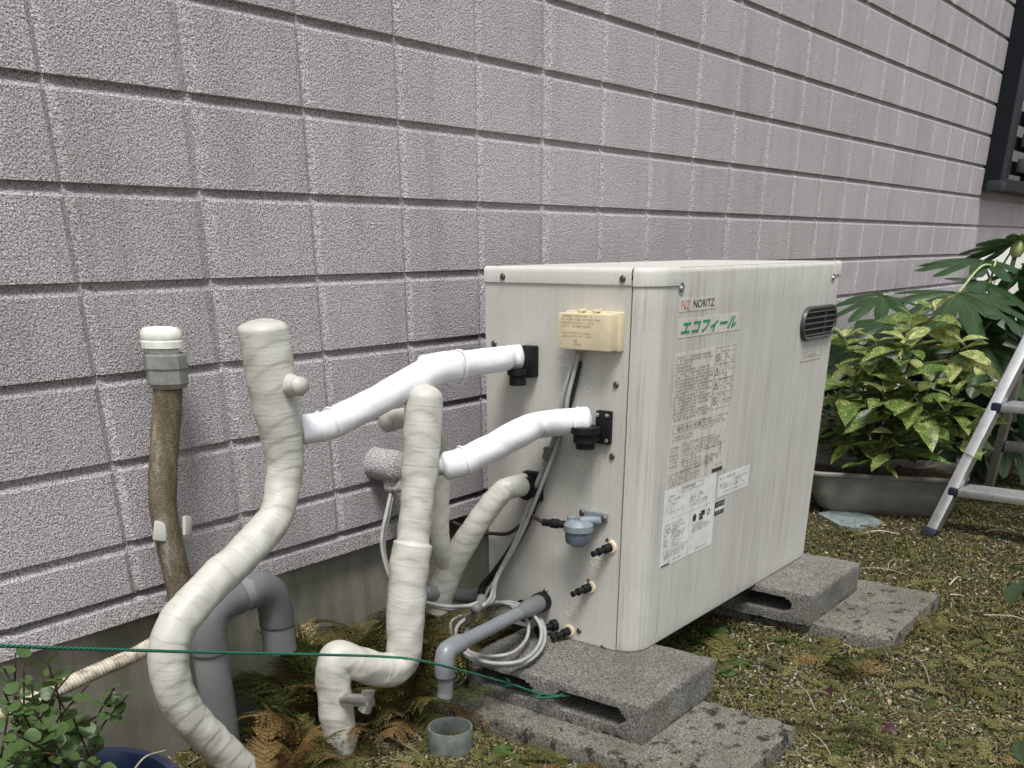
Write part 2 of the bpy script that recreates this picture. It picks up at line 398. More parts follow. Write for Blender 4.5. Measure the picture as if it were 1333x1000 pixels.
# ------------------------------------------------------------------ HOUSE WALL
COLW, ROWH, Z0 = .25, .13918, 1.2774
GD = .0105
house = thing('house', (0, .1, 0), 'lilac-grey house wall of rough embossed block-pattern siding on a concrete base', 'house')
def tile_me(w, h, lw, rw):
    xs = [-w/2, -w/2+lw*.5, -w/2+lw, w/2-rw, w/2-rw*.5, w/2]; zs = [0, .0036, .0050, h-.0150, h-.0036, h]
    E_ = [.0068, .0036, 0, 0, .0036, .0068]; vs = []
    for j, z in enumerate(zs):
        for i, x in enumerate(xs):
            groove = j in (0, 1, 4, 5); d = E_[i]
            if groove: d = .0070 if i in (0, 5) else GD
            vs.append((x, d, z))
    fs = [(j*6+i, j*6+i+1, (j+1)*6+i+1, (j+1)*6+i) for j in range(5) for i in range(5)]
    return shade(me_from('tile', vs, fs), 4)
TH_LAST = Z0-6*ROWH - .3508
tm = {}
for kind, h in (('n', ROWH), ('l', TH_LAST)):
    for a in (0, 1):
        for c in (0, 1):
            m_ = tile_me(COLW, h, .022 if a else .0125, .022 if c else .0125); m_.materials.append(M('stucco')); tm[(kind, a, c)] = m_
WIN_X0, WIN_Z0 = 3.98, 1.165
rest = []; ntile = 0
for c in range(-18, 40):
    for k in range(-14, 7):
        zt_ = Z0-k*ROWH; zb_ = zt_-ROWH if k < 6 else .3508
        x0 = c*COLW; xm = x0+COLW/2
        if xm > WIN_X0 and WIN_Z0 - .01 < zb_ and xm < WIN_X0+1.7 and zb_ < 2.3: continue
        key = ('n' if k < 6 else 'l', c % 4 == 0, (c+1) % 4 == 0)
        vis = False
        for xx in (x0, x0+COLW):
            for zz in (zb_, zt_):
                u, v, d = topx((xx, 0, zz))
                if d > .1 and -15 < u < 1348 and -15 < v < 1015: vis = True
        if vis and ntile < 300:
            o = link('tile', tm[key], None, house, Matrix.Translation((xm, 0, zb_))); ntile += 1
        else: rest.append((key, xm, zb_))
vs = []; fs = []
for key, x, z in rest:
    o = len(vs); mm = tm[key]; vs += [(v.co.x+x, v.co.y, v.co.z+z) for v in mm.vertices]; fs += [tuple(o+i for i in p.vertices) for p in mm.polygons]
o = link('tile_field', shade(me_from('tile_field', vs, fs), 4), 'stucco', house); o['kind'] = 'stuff'
# backing, lower trim, base
link('sheathing', box_me(-4.5, 10, .0195, .12, .31, 3.2), 'stucco', house)
tx = np.arange(-4.5, 10.01, .03); prof = [(.0185, .3508+.002), (.0185, .3508-.004), (-.001, .3508-.014), (-.002, .306), (.002, .3032), (.03, .3032)]
vs = [(x, y+.0012*mnoise.noise(Vector((x*30, z*60, 0))), z+.0012*mnoise.noise(Vector((x*25, 5, z*60)))) for x in tx for (y, z) in prof]
fs = [(i*6+j, i*6+j+1, (i+1)*6+j+1, (i+1)*6+j) for i in range(len(tx)-1) for j in range(5)]
link('lower_trim', shade(me_from('trim', vs, fs), 30), 'stucco', house)
link('foundation', box_me(-4.5, 10, .026, .14, -.4, .312), 'concrete_base', house)
# window with bars
wn = link('window', box_me(WIN_X0+.02, WIN_X0+1.68, -.02, .10, WIN_Z0+.02, 2.28), 'window_black', house)
link('frame', join_me([box_me(WIN_X0, WIN_X0+.11, -.085, .02, WIN_Z0, 2.3, .004), box_me(WIN_X0+1.59, WIN_X0+1.7, -.085, .02, WIN_Z0, 2.3, .004),
     box_me(WIN_X0+.113, WIN_X0+1.587, -.083, .02, WIN_Z0+.002, WIN_Z0+.06, .004), box_me(WIN_X0+.113, WIN_X0+1.587, -.083, .02, 2.2, 2.298, .004)]), 'window_black', wn)
link('corner_cap', box_me(WIN_X0-.004, WIN_X0+.11, -.09, -.02, WIN_Z0-.004, WIN_Z0+.045, .004), 'window_grey', wn)
for k in (.16, .82): link('sash', box_me(WIN_X0+k, WIN_X0+k+.07, -.07, -.022, WIN_Z0+.06, 2.2, .003), 'window_black', wn)
for k in range(2): link('pane', box_me(WIN_X0+.235+k*.66, WIN_X0+.81+k*.66, -.032, -.024, WIN_Z0+.065, 2.19), 'window_glass', wn)
for k in range(8): link('bar', box_me(WIN_X0+.40, WIN_X0+1.58, -.078, -.06, WIN_Z0+.10+k*.12, WIN_Z0+.165+k*.12, .003), 'window_grey', wn)

# wall inlet cap, painted with the wall
cp = ony(488, 603, 0); wc = thing('wall_cap', (cp.x, 0, cp.z), 'stucco-painted round cable inlet cap on the house wall pointing downward', 'wall cap')
r = .034
link('cap_body', tube_me([(cp.x, .01, cp.z), (cp.x, -.03, cp.z), (cp.x, -.078, cp.z)], lambda t: r*(1 if t < .93 else 1-.5*(t-.93)/.07), 28, smooth_n=8), 'stucco', wc)
link('outlet', tube_me([(cp.x+.004, -.052, cp.z-.005), (cp.x+.004, -.052, cp.z-.03), (cp.x+.004, -.052, cp.z-.052)], .0235, 24, smooth_n=3), 'stucco', wc)

# ------------------------------------------------------------------ CONCRETE BLOCKS AND SLABS
def grid_block(x0, x1, y0, y1, z0, z1, step=.011, holes=None, amp=.0012, seed=0, rnd=.004):
    def ax(a, b_): n = max(2, int(round((b_-a)/step))); return np.linspace(a, b_, n+1)
    X, Y, Z = ax(x0, x1), np.linspace(y0, y1, 1+int((y1-y0)/(.0055 if holes else step))), ax(z0, z1)
    if holes: Z = np.array(sorted(set(list(np.linspace(z0, holes[0][2], 3)) + list(np.linspace(holes[0][2], holes[0][3], 9)) + list(np.linspace(holes[0][3], z1, 3)))))
    nx, ny, nz = len(X)-1, len(Y)-1, len(Z)-1
    solid = np.ones((nx+2, ny+2, nz+2), bool); solid[[0, -1]] = False; solid[:, [0, -1]] = False; solid[:, :, [0, -1]] = False
    if holes:
        for j in range(ny):
            for k in range(nz):
                yc, zc = (Y[j]+Y[j+1])/2, (Z[k]+Z[k+1])/2
                for (ya, yb, za, zb_) in holes:
                    if za < zc < zb_:
                        q = abs((zc-za)/(zb_-za)*2-1); ins = .022*(q**2.2)
                        if ya+ins < yc < yb-ins: solid[1:-1, j+1, k+1] = False
    vid = {}; vs = []; fs = []
    def vtx(i, j, k):
        if (i, j, k) not in vid: vid[(i, j, k)] = len(vs); vs.append(Vector((X[i], Y[j], Z[k])))
        return vid[(i, j, k)]
    dirs = [((1,0,0), [(1,0,0),(1,1,0),(1,1,1),(1,0,1)]), ((-1,0,0), [(0,0,0),(0,0,1),(0,1,1),(0,1,0)]), ((0,1,0), [(0,1,0),(0,1,1),(1,1,1),(1,1,0)]),
            ((0,-1,0), [(0,0,0),(1,0,0),(1,0,1),(0,0,1)]), ((0,0,1), [(0,0,1),(1,0,1),(1,1,1),(0,1,1)]), ((0,0,-1), [(0,0,0),(0,1,0),(1,1,0),(1,0,0)])]
    for i in range(nx):
        for j in range(ny):
            for k in range(nz):
                if not solid[i+1, j+1, k+1]: continue
                for d, c in dirs:
                    if not solid[i+1+d[0], j+1+d[1], k+1+d[2]]: fs.append(tuple(vtx(i+a, j+b_, k+e) for a, b_, e in c))
    cx, cy, cz = (x0+x1)/2, (y0+y1)/2, (z0+z1)/2
    for v in vs:
        near = [abs(v.x-x0) < 1e-4 or abs(v.x-x1) < 1e-4, abs(v.y-y0) < 1e-4 or abs(v.y-y1) < 1e-4, abs(v.z-z0) < 1e-4 or abs(v.z-z1) < 1e-4]
        q = v.copy()
        if sum(near) >= 2:
            ch = rnd*(.35+1.3*abs(mnoise.noise(q*38+Vector((seed, 0, 0)))))
            if near[0]: v.x += ch*(1 if v.x < cx else -1)*.7
            if near[1]: v.y += ch*(1 if v.y < cy else -1)*.7
            if near[2]: v.z += ch*(1 if v.z < cz else -1)*.7
        v += Vector(mnoise.noise_vector(q*95+Vector((seed, 1, 2))))*amp
    return shade(me_from('block', vs, fs), 50)
BT = .1232
tag(link('concrete_block', grid_block(-.697, -.393, -.742, -.302, .039, BT, holes=[(-.702, -.530, .064, .107), (-.478, -.326, .064, .107)], seed=1), 'concrete_block'), 'hollow concrete block under the cable-side end of the boiler', 'concrete block', 'concrete blocks under the boiler')
tag(link('concrete_block', grid_block(.118, .470, -.748, -.30, .039, BT, holes=[(-.70, -.52, .064, .106), (-.478, -.33, .064, .106)], seed=5), 'concrete_block'), 'hollow concrete block under the exhaust-grille end of the boiler', 'concrete block', 'concrete blocks under the boiler')
tag(link('paving_slab', grid_block(-.768, -.424, -.946, -.22, -.06, .040, step=.014, amp=.0016, seed=9, rnd=.007), 'concrete_slab'), 'lichen-stained concrete paving slab beside the short grey pipe socket', 'paving slab')
tag(link('paving_slab', grid_block(.15, .592, -.942, -.24, -.06, .040, step=.014, amp=.0014, seed=14, rnd=.005), 'concrete_slab'), 'grey concrete paving slab jutting out beneath the grille end of the boiler', 'paving slab')

# ------------------------------------------------------------------ BOILER
X0, X1, YB, YS, YF, ZB, ZT = -.4859, .4401, -.200, -.5477, -.5968, .1234, .8759
boiler = thing('boiler', ((X0+X1)/2, (YB+YF)/2, ZB), 'weathered cream oil-fired outdoor boiler cabinet on concrete blocks', 'boiler')
RX, RY = .058, abs(YF-YS)-.0015
core = link('core', box_me(X0+.006, X1-.004, YS+.006, YB, ZB-.001, ZT-.004), 'dark_core', boiler)
def corner_path(n=10):
    return [(X0+RX-RX*math.cos(a), YS-.0015-RY*math.sin(a)) for a in np.linspace(0, math.pi/2, n)]
front = [(X0, YS-.0015)] + corner_path()[1:] + list(zip(np.linspace(X0+RX+.02, X1-.02, 24), [YF]*24)) + [(X1-.014+.014*math.sin(a), YF+.014-.014*math.cos(a)) for a in np.linspace(0, math.pi/2, 6)] + [(X1, y) for y in np.linspace(YF+.03, YB, 6)]
def shell(path, prof, back=.0):
    n = len(path); P = [Vector((*p, 0)) for p in path]; N = []
    for i in range(n):
        t = (P[min(i+1, n-1)]-P[max(i-1, 0)]).normalized(); N.append(Vector((t.y, -t.x, 0)))
    vs = [P[i]+N[i]*o+Vector((0, 0, z)) for i in range(n) for (o, z) in prof]; k = len(prof)
    fs = [(i*k+j, (i+1)*k+j, (i+1)*k+j+1, i*k+j+1) for i in range(n-1) for j in range(k-1)]
    return vs, fs
def shell_me(path, prof, ang=40): return shade(me_from('shell', *shell(path, prof)), ang)
pf = [(-.02, ZB+.0005), (-.0025, ZB), (-.0005, ZB+.002), (0, ZB+.005)] + [(0, z) for z in np.linspace(ZB+.03, ZT-.009, 12)] + [(-.001, ZT-.005), (-.004, ZT-.0015), (-.009, ZT)]
pan = link('front_panel', shell_me(front, pf), 'paint_front', boiler)
side = [(X0, YB), (X0, -.3), (X0, -.4), (X0, YS+.0018)]
pside = [(-.02, ZB+.0005), (-.001, ZB+.0002), (0, ZB+.001), (0, ZT-.02)]
sp_ = link('side_panel', shell_me(side, pside), 'paint_side', boiler)
# thin returned edges so the seam shows as a dark gap
link('panel_edge', shell_me([(X0, YS+.0018), (X0+.008, YS+.0019)], [(0, ZB), (0, ZT-.02)]), 'paint_side', sp_)
lipz = ZT-.029
plip = [(-.003, lipz+.0005), (.0008, lipz), (.0030, lipz+.0012), (.0032, lipz+.004), (.0032, ZT-.008), (.0018, ZT-.0025), (-.001, ZT+.0002), (-.006, ZT+.0012), (-.03, ZT+.0012)]
lp = [(X0+.006, YB), (X0+.006, YS-.004)] + [(X0+.006+(RX-.006)*(1-math.cos(a)), YS-.004-(RY-.010)*math.sin(a)) for a in np.linspace(.1, math.pi/2, 9)] + [(X1-.014, YF+.008), (X1-.007, YF+.015), (X1-.006, YB)]
nl_ = len(lp); lid = link('lid', me_from('lid', [(x, y, ZT+.0010) for x, y in lp]+[(x, y, ZT-.012) for x, y in lp], [tuple(range(nl_)), tuple(range(2*nl_-1, nl_-1, -1))]+[(i, (i+1) % nl_, nl_+(i+1) % nl_, nl_+i) for i in range(nl_)]), 'paint_lid', boiler)
link('side_lip', shell_me([(X0, YB), (X0, -.3), (X0, -.4), (X0, YS+.0012)], plip), 'paint_lid', lid)
cpth = corner_path(12) + [(X0+RX+.012, YF), (X0+RX+.030, YF)]
plip2 = [(o*.9, z-.002 if i < 4 else z) for i, (o, z) in enumerate(plip)]
vs, fs = shell(cpth, plip2); o_ = len(vs)-len(plip2); fs.append(tuple(range(o_, o_+len(plip2))))
link('corner_trim', shade(me_from('ct', vs, fs), 40), 'paint_lid', lid)
rp = [(X1-.045, YF), (X1-.03, YF)] + [(X1-.014+.014*math.sin(a), YF+.014-.014*math.cos(a)) for a in np.linspace(0, math.pi/2, 6)] + [(X1, -.5), (X1, YB)]
vs, fs = shell(rp, plip2); fs.append(tuple(range(len(plip2)-1, -1, -1)))
link('corner_trim', shade(me_from('ct', vs, fs), 40), 'paint_lid', lid)
# screws
scr = lathe_me([(.0064, 0), (.0066, .0012), (.0052, .0036), (.003, .0046), (.0012, .0046), (.0010, .0038)], 14); scr.materials.append(M('screw_metal'))
def side_mw(px, py, off=0.0): p = onx(px, py, X0); return Matrix.Translation(p) @ Matrix.Translation((-off, 0, 0)) @ Vector((-1, 0, 0)).to_track_quat('Z', 'Y').to_matrix().to_4x4()
for (a, c, off) in ((656, 360, .0032), (812, 363, .0032), (643.5, 447.5, 0), (802, 501, 0), (797, 594, 0), (792, 704, 0), (767, 757, 0), (710, 770, 0), (754, 821, 0), (785, 843, 0)):
    link('screw', scr, None, boiler, side_mw(a, c, off))
dim = lathe_me([(.011, 0), (.0112, .0006), (.0085, .0003), (.006, -.002), (.0055, .0002), (.005, .002), (.002, .003)], 18)
for (a, c) in ((887, 376), (1084.5, 362)):
    p = ony(a, c, YF); link('screw', dim.copy() if False else dim, 'steel', boiler, Matrix.Translation((p.x, YF-.0005, p.z)) @ Vector((0, -1, 0)).to_track_quat('Z', 'Y').to_matrix().to_4x4())

# exhaust grille, a stadium of slats
gxc, gzc, gw, gh = .3185, .742, .108, .0385
def stadium(hw, hh, n=10):
    c = hw-hh; return [(c+hh*math.cos(a), hh*math.sin(a)) for a in np.linspace(-math.pi/2, math.pi/2, n)] + [(-c+hh*math.cos(a), hh*math.sin(a)) for a in np.linspace(math.pi/2, 3*math.pi/2, n)]
gr = link('exhaust_grille', me_from('gr', [(gxc+x, YF-.0012, gzc+z) for x, z in stadium(gw-.004, gh-.004)], [tuple(range(20))]), 'dark_core', boiler)
rings = [(0, 0), (0, -.006), (-.003, -.010), (-.008, -.009), (-.010, -.004), (-.0105, -.0015)]; vs = []
for (o, y) in rings:
    vs += [(gxc+x, YF+y, gzc+z) for x, z in stadium(gw+o, gh+o)]
fs = [(j*20+i, j*20+(i+1) % 20, (j+1)*20+(i+1) % 20, (j+1)*20+i) for j in range(len(rings)-1) for i in range(20)]
link('grille_rim', shade(me_from('rim', vs, fs), 50), 'dark_grille', gr)
for k in range(5):
    zz = gzc + (k-2)*.0128; hh = gh-.008; c = gw-gh; hx = c + math.sqrt(max(0, hh*hh-(zz-gzc)**2)) - .0005
    mm = me_from('sl', [(gxc-hx, YF-.0085, zz-.0014), (gxc+hx, YF-.0085, zz-.0014), (gxc+hx, YF-.0088, zz+.0016), (gxc-hx, YF-.0088, zz+.0016), (gxc-hx, YF-.0050, zz-.0012), (gxc+hx, YF-.0050, zz-.0012), (gxc+hx, YF-.0050, zz+.0014), (gxc-hx, YF-.0050, zz+.0014)],
        [(0,1,2,3), (3,2,6,7), (0,4,5,1), (4,7,6,5), (0,3,7,4), (1,5,6,2)])
    link('slat', mm, 'slat_grey', gr)
link('slat_post', box_me(gxc+.028, gxc+.031, YF-.0085, YF-.0014, gzc-gh+.008, gzc+gh-.008), 'dark_grille', gr)

# labels on the front
def sheet(x0, x1, z0, z1, y, name, mat, parent): return link(name, box_me(x0, x1, y-.0006, y+.001, z0, z1), mat, parent)
def dashes(blocks, y, seed):
    """blocks: x0,x1,ztop,zbot,row pitch,char h,fill - unreadable small print as strokes"""
    rr = random.Random(seed); vs = []; fs = []
    def q(a, c, z0, z1): o = len(vs); vs.extend([(a, y, z0), (c, y, z0), (c, y, z1), (a, y, z1)]); fs.append((o, o+1, o+2, o+3))
    for (x0, x1, zt, zb, pitch, ch, fill) in blocks:
        z = zt
        while z-ch > zb:
            x = x0 + (pitch*.5 if rr.random() < .25 else 0); xe = x1 - (x1-x0)*(rr.random()**3)*.7
            while x < xe:
                w = ch*rr.uniform(.55, .95)
                if rr.random() < fill:
                    q(x, x+w, z-ch*.30, z-ch*.12); q(x+w*.15, x+w*.85, z-ch*.72, z-ch*.55) if rr.random() < .8 else None
                    if rr.random() < .8: xm = x+w*rr.uniform(.2, .7); q(xm, xm+ch*.17, z-ch, z)
                    if rr.random() < .5: q(x, x+w, z-ch, z-ch*.86)
                x += ch*1.02
            z -= pitch
    return me_from('print', vs, fs)
def lines(segs, y, w=.0008):
    vs = []; fs = []
    for (xa, za, xb, zb) in segs:
        d = Vector((xb-xa, 0, zb-za)).normalized(); nrm = Vector((-d.z, 0, d.x))*w/2; o = len(vs)
        for p, s in ((Vector((xa, y, za)), 1), (Vector((xb, y, zb)), 1), (Vector((xb, y, zb)), -1), (Vector((xa, y, za)), -1)): vs.append(p+nrm*s)
        fs.append((o, o+1, o+2, o+3))
    return me_from('ln', vs, fs)
def rect(x0, x1, z0, z1): return [(x0, z0, x1, z0), (x1, z0, x1, z1), (x1, z1, x0, z1), (x0, z1, x0, z0)]
Y1, Y2 = YF-.0008, YF-.0013
lb = sheet(-.395, -.238, .799, .8225, YF, 'brand_badge', 'label_clear', boiler)
link('lettering', fit_plane(text_me('NORITZ'), -.338, -.250, .8045, .8185, Y2), 'ink_black', lb)
link('emblem', join_me([lines([(-.384, .804, -.384, .819), (-.384, .819, -.370, .804), (-.370, .804, -.370, .819)], Y2, .0035), lines([(-.365, .8185, -.352, .8185), (-.353, .818, -.364, .805), (-.365, .8045, -.352, .8045)], Y2-.0001, .0035)]), 'ink_red', lb)
eb = sheet(-.3925, -.122, .752, .786, YF, 'name_badge', 'label_clear', boiler)
kt = text_me('エコフィール', 1, .32)
def bold(m, d):
    parts = []
    for i, (dx, dz) in enumerate(((-d, 0), (d, 0), (0, d*.8), (0, -d*.8), (0, 0))):
        c = m.copy()
        for v in c.vertices: v.co += Vector((dx, -.00003*i, dz))
        parts.append(c)
    return join_me(parts)
kt = fit_plane(kt, -.382, -.142, .7575, .7805, Y2-.0002)
link('halo', bold(fit_plane(kt.copy(), -.3825, -.1415, .7565, .7815, Y1-.0001), .0030), 'ink_halo', eb)
link('lettering', bold(kt, .0011), 'ink_green', eb)
# instruction sheet
ML = sheet(-.397, -.129, .4605, .7245, YF, 'instruction_label', 'label_clear', boiler)
link('printed_text', dashes([(-.392, -.232, .718, .592, .0062, .0042, .88), (-.196, -.134, .716, .604, .0062, .0036, .62),
   (-.386, -.30, .566, .552, .006, .0038, .8), (-.268, -.140, .586, .560, .006, .0038, .75), (-.394, -.352, .545, .500, .0075, .004, .75), (-.342, -.165, .548, .488, .0062, .004, .8),
   (-.394, -.250, .492, .464, .0058, .004, .85), (-.235, -.20, .508, .478, .006, .0038, .8), (-.19, -.15, .480, .470, .006, .004, .7)], Y2, 3), 'ink_grey', ML)
link('heading', fit_plane(text_me('空だきに注意'), -.370, -.266, .5745, .5835, Y2), 'ink_black', ML)
pill = [(-.318+x, .579+z) for x, z in stadium(.072, .0075)]
link('ruled_lines', lines([(pill[i][0], pill[i][1], pill[(i+1) % 20][0], pill[(i+1) % 20][1]) for i in range(20)] + rect(-.224, -.130, .6, .7235) + [(-.200, .6, -.200, .7235), (-.224, .690, -.130, .690), (-.224, .660, -.130, .660), (-.224, .632, -.130, .632)], Y2, .0008), 'ink_grey', ML)
sy = []
for zc, kind in ((.703, 0), (.676, 1), (.648, 1), (.617, 0)):
    if kind: sy += [(-.220, zc-.007, -.204, zc-.007), (-.204, zc-.007, -.212, zc+.008), (-.212, zc+.008, -.220, zc-.007), (-.212, zc-.003, -.212, zc+.003)]
    else:
        c = [(-.212+.0078*math.cos(a), zc+.0078*math.sin(a)) for a in np.linspace(0, 2*math.pi, 17)]
        sy += [(*c[i], *c[i+1]) for i in range(16)] + [(-.2175, zc+.0055, -.2065, zc-.0055)]
link('warning_symbols', lines(sy, Y2, .0014), 'ink_black', ML)
link('diagram', lines([(-.172, .505, -.150, .545), (-.165, .520, -.142, .528), (-.150, .545, -.140, .552), (-.185, .500, -.160, .515), (-.165, .530, -.158, .495)], Y2, .0009), 'ink_grey', ML)
link('barcode', join_me([box_me(-.196+i*.0042, -.196+i*.0042+.0034, Y2, Y1, .4625, .4705) for i in range(12)]), 'ink_black', ML)
W1 = sheet(-.402, -.168, .3955, .4600, YF, 'service_label', 'label_white', boiler)
link('printed_text', dashes([(-.388, -.318, .447, .408, .0085, .0042, .5), (-.290, -.20, .432, .404, .0055, .0034, .7), (-.325, -.245, .4545, .446, .012, .0055, .95)], Y2, 8), 'ink_grey', W1)
link('ruled_lines', lines(rect(-.332, -.236, .4455, .4565), Y2), 'ink_grey', W1)
W2 = sheet(-.403, -.166, .296, .3938, YF, 'rating_label', 'label_white', boiler)
link('printed_text', dashes([(-.397, -.372, .388, .335, .0046, .0034, .85), (-.366, -.305, .388, .330, .0046, .0034, .8), (-.397, -.30, .326, .312, .005, .0036, .8), (-.272, -.180, .364, .340, .0052, .0036, .85), (-.37, -.30, .306, .300, .005, .0036, .7), (-.250, -.18, .306, .300, .005, .0040, .9)], Y2, 9), 'ink_grey', W2)
link('ruled_lines', lines([(-.284, .300, -.284, .392), (-.400, .330, -.284, .330)] + [(-.268+.006*math.cos(a), .338+.006*math.sin(a), -.268+.006*math.cos(a+.5), .338+.006*math.sin(a+.5)) for a in np.arange(0, 6.2, .5)], Y2, .0007), 'ink_grey', W2)
link('marks', join_me([me_from('pent', [(-.262+.0095*math.cos(a), Y2, .377+.0095*math.sin(a)) for a in np.linspace(math.pi/2, math.pi/2+2*math.pi, 6)[:-1]], [(0, 1, 2, 3, 4)]), box_me(-.240, -.214, Y2, Y1, .375, .381), box_me(-.240, -.222, Y2, Y1, .367, .3735), box_me(-.232, -.214, Y2, Y1, .3815, .386), box_me(-.400, -.365, Y2, Y1, .2975, .3005),
   lines([(-.196+.006*math.cos(a), .378+.006*math.sin(a), -.196+.006*math.cos(a+.5), .378+.006*math.sin(a+.5)) for a in np.arange(0, 6.2, .5)], Y2, .0018)]), 'ink_black', W2)
W3 = sheet(-.155, .003, .3995, .448, YF, 'warranty_label', 'label_white', boiler)
link('printed_text', dashes([(-.150, -.03, .443, .437, .008, .0048, .8), (-.150, -.09, .430, .414, .005, .0034, .8), (-.080, -.005, .434, .412, .005, .0034, .8), (-.13, -.01, .410, .402, .005, .0034, .7)], Y2, 12), 'ink_grey', W3)
W4 = sheet(-.164, -.116, .360, .390, YF, 'small_dark_label', 'ink_black', boiler)
link('printed_text', dashes([(-.160, -.120, .387, .378, .005, .003, .8), (-.160, -.122, .370, .362, .004, .003, .6)], Y2, 15), 'label_white', W4)
link('white_band', box_me(-.1635, -.1165, Y2, Y1, .3705, .3765), 'label_white', W4)
W5 = sheet(.238, .363, .6555, .6770, YF, 'clear_tag', 'label_clear', boiler)
link('printed_text', dashes([(.262, .355, .671, .661, .0055, .0042, .9)], Y2, 18), 'ink_grey', W5)
link('ruled_lines', lines(rect(.239, .362, .656, .6765) + [(.246, .666, .252, .673), (.252, .673, .258, .666), (.258, .666, .252, .660), (.252, .660, .246, .666)], Y2), 'ink_grey', W5)

# side panel: terminal cover
def on_side(px, py, off=0): p = onx(px, py, X0); p.x -= off; return p
ya, yb, za, zb_ = -.535, -.410, .7335, .802
tc = link('terminal_cover', box_me(X0-.014, X0+.001, ya, yb+.001, za-.001, zb_, .004), 'beige_plastic', boiler)
link('cover_face', box_me(X0-.0405, X0-.010, ya+.007, yb, za+.001, zb_-.003, .003), 'beige_plastic', tc)
for yy in (-.452, -.485): link('hinge_rib', box_me(X0-.034, X0-.008, yy-.004, yy+.004, zb_-.001, zb_+.0035, .0012), 'beige_plastic', tc)
def side_dashes(y0, y1, zt, zbot, x, pitch, ch, seed):      # relief print on the cover
    m = dashes([(0, y0-y1, zt, zbot, pitch, ch, .85)], 0, seed)
    for v in m.vertices: v.co = Vector((x, y0-v.co.x, v.co.z))
    return m
simple('ink_tan', (.42, .33, .19), .6)
link('relief_print', join_me([side_dashes(-.418, -.503, .796, .772, X0-.0409, .006, .0036, 21), side_dashes(-.418, -.50, .766, .754, X0-.0409, .006, .0034, 22), side_dashes(-.448, -.462, .752, .738, X0-.0409, .006, .004, 23)]), 'ink_tan', tc)
# embossed pictogram outlines
simple('emboss', (.66, .65, .585), .45)
def emb(px, py, pts, extra=()):
    c = onx(px, py, X0); parts = []
    loops = [pts] + list(extra)
    for lp, closed in loops:
        P = [Vector((X0-.0002, c.y-a, c.z+h)) for a, h in lp]
        if closed: P.append(P[0])
        parts += [tube_me([P[i], (P[i]+P[i+1])/2, P[i+1]], .0007, 4, smooth_n=1, cap=False) for i in range(len(P)-1)]
    link('embossed_mark', join_me(parts), 'emboss', boiler)
hexa = [(-.018, 0), (-.011, .009), (.011, .009), (.018, 0), (.011, -.009), (-.011, -.009)]
ell = [(.017*math.cos(a), .011*math.sin(a)) for a in np.linspace(0, 2*math.pi, 16, endpoint=False)]
inner = ([(-.007, .003), (.007, .003)], False), ([(-.007, -.003), (.007, -.003)], False), ([(0, .006), (0, -.006)], False)
emb(733, 469, (ell, True), [([(-.005, 0), (0, .005), (.006, -.002)], False)])
emb(771, 507, ([(-.020, 0), (-.002, .014), (.018, .004), (0, -.012)], True), inner)
emb(753, 604, (hexa, True), inner); emb(778, 733, (hexa, True), inner); emb(744, 797, (hexa, True), inner)
emb(731, 679, ([(-.018, .006), (.012, .006), (.012, -.006), (-.018, -.006)], True), inner)

# pipe fittings on the side panel
def flange(px, py, w=.030, h=.042, depth=.020):
    p = onx(px, py, X0); f = link('pipe_fitting', box_me(X0-depth, X0+.002, p.y-w/2, p.y+w/2, p.z-h/2, p.z+h/2, .004), 'black_plastic', boiler)
    return p, f
p1, f1 = flange(692, 470, .036, .060, .022)
link('elbow', lathe_me([(.0, 0), (.021, .0), (.021, .010), (.017, .012), (.017, .030), (.0, .030)], 18, axis_mw(p1+Vector((-.034, .010, -.014)), (0, 0, -1))), 'black_plastic', f1)
p2, f2 = flange(788, 556, .034, .064, .012)
for dy, dz in ((-.011, .024), (-.011, -.024), (.011, .024), (.011, -.024)): link('fitting_screw', lathe_me([(.0042, 0), (.0042, .002), (.002, .003)], 10, axis_mw(p2+Vector((-.012, dy, dz)), (-1, 0, 0))), 'steel', f2)
link('elbow', lathe_me([(0, 0), (.029, 0), (.029, .012), (.024, .014), (.024, .030), (.019, .032), (.019, .042), (0, .042)], 20, axis_mw(p2+Vector((-.040, .020, .004)), (0, 0, -1))), 'black_plastic', f2)
p3, f3 = flange(697, 632, .044, .062, .018)
link('elbow', lathe_me([(0, 0), (.024, 0), (.024, .02), (.0, .02)], 18, axis_mw(p3+Vector((-.018, 0, 0)), (-1, 0, 0))), 'black_plastic', f3)
# knobs with cream rubber rings
def plug(px, py):
    p = onx(px, py, X0); k = link('drain_plug', lathe_me([(0, 0), (.0145, 0), (.0145, .003), (.0125, .0045), (0, .0045)], 20, axis_mw(p, (-1, 0, 0))), 'cream_ring', boiler)
    d = Vector((-1, .35, -.18)).normalized()
    link('plug_stem', lathe_me([(0, 0), (.0095, 0), (.0095, .016), (.0065, .017), (.0065, .026), (.0085, .027), (.0085, .032), (.005, .033), (.005, .040), (.0065, .041), (.0065, .046), (0, .046)], 14, axis_mw(p+Vector((-.003, 0, 0)), d)), 'black_plastic', k)
for a, c in ((795, 712), (768, 764), (741, 821)): plug(a, c)
p = onx(702, 809, X0); k = link('drain_plug', lathe_me([(0, 0), (.013, 0), (.013, .004), (.009, .004), (.009, .0015), (0, .0015)], 20, axis_mw(p, (-1, 0, 0))), 'cream_ring', boiler)
link('plug_hole', lathe_me([(0, 0), (.0085, 0), (.0085, .0035), (0, .0035)], 14, axis_mw(p, (-1, 0, 0))), 'dark_core', k)
p = onx(724, 813, X0); link('plug_stem', lathe_me([(0, 0), (.013, 0), (.013, .012), (.008, .014), (.008, .042), (.011, .043), (.011, .052), (0, .052)], 16, axis_mw(p, Vector((-1, .45, -.12)).normalized())), 'black_plastic', boiler)
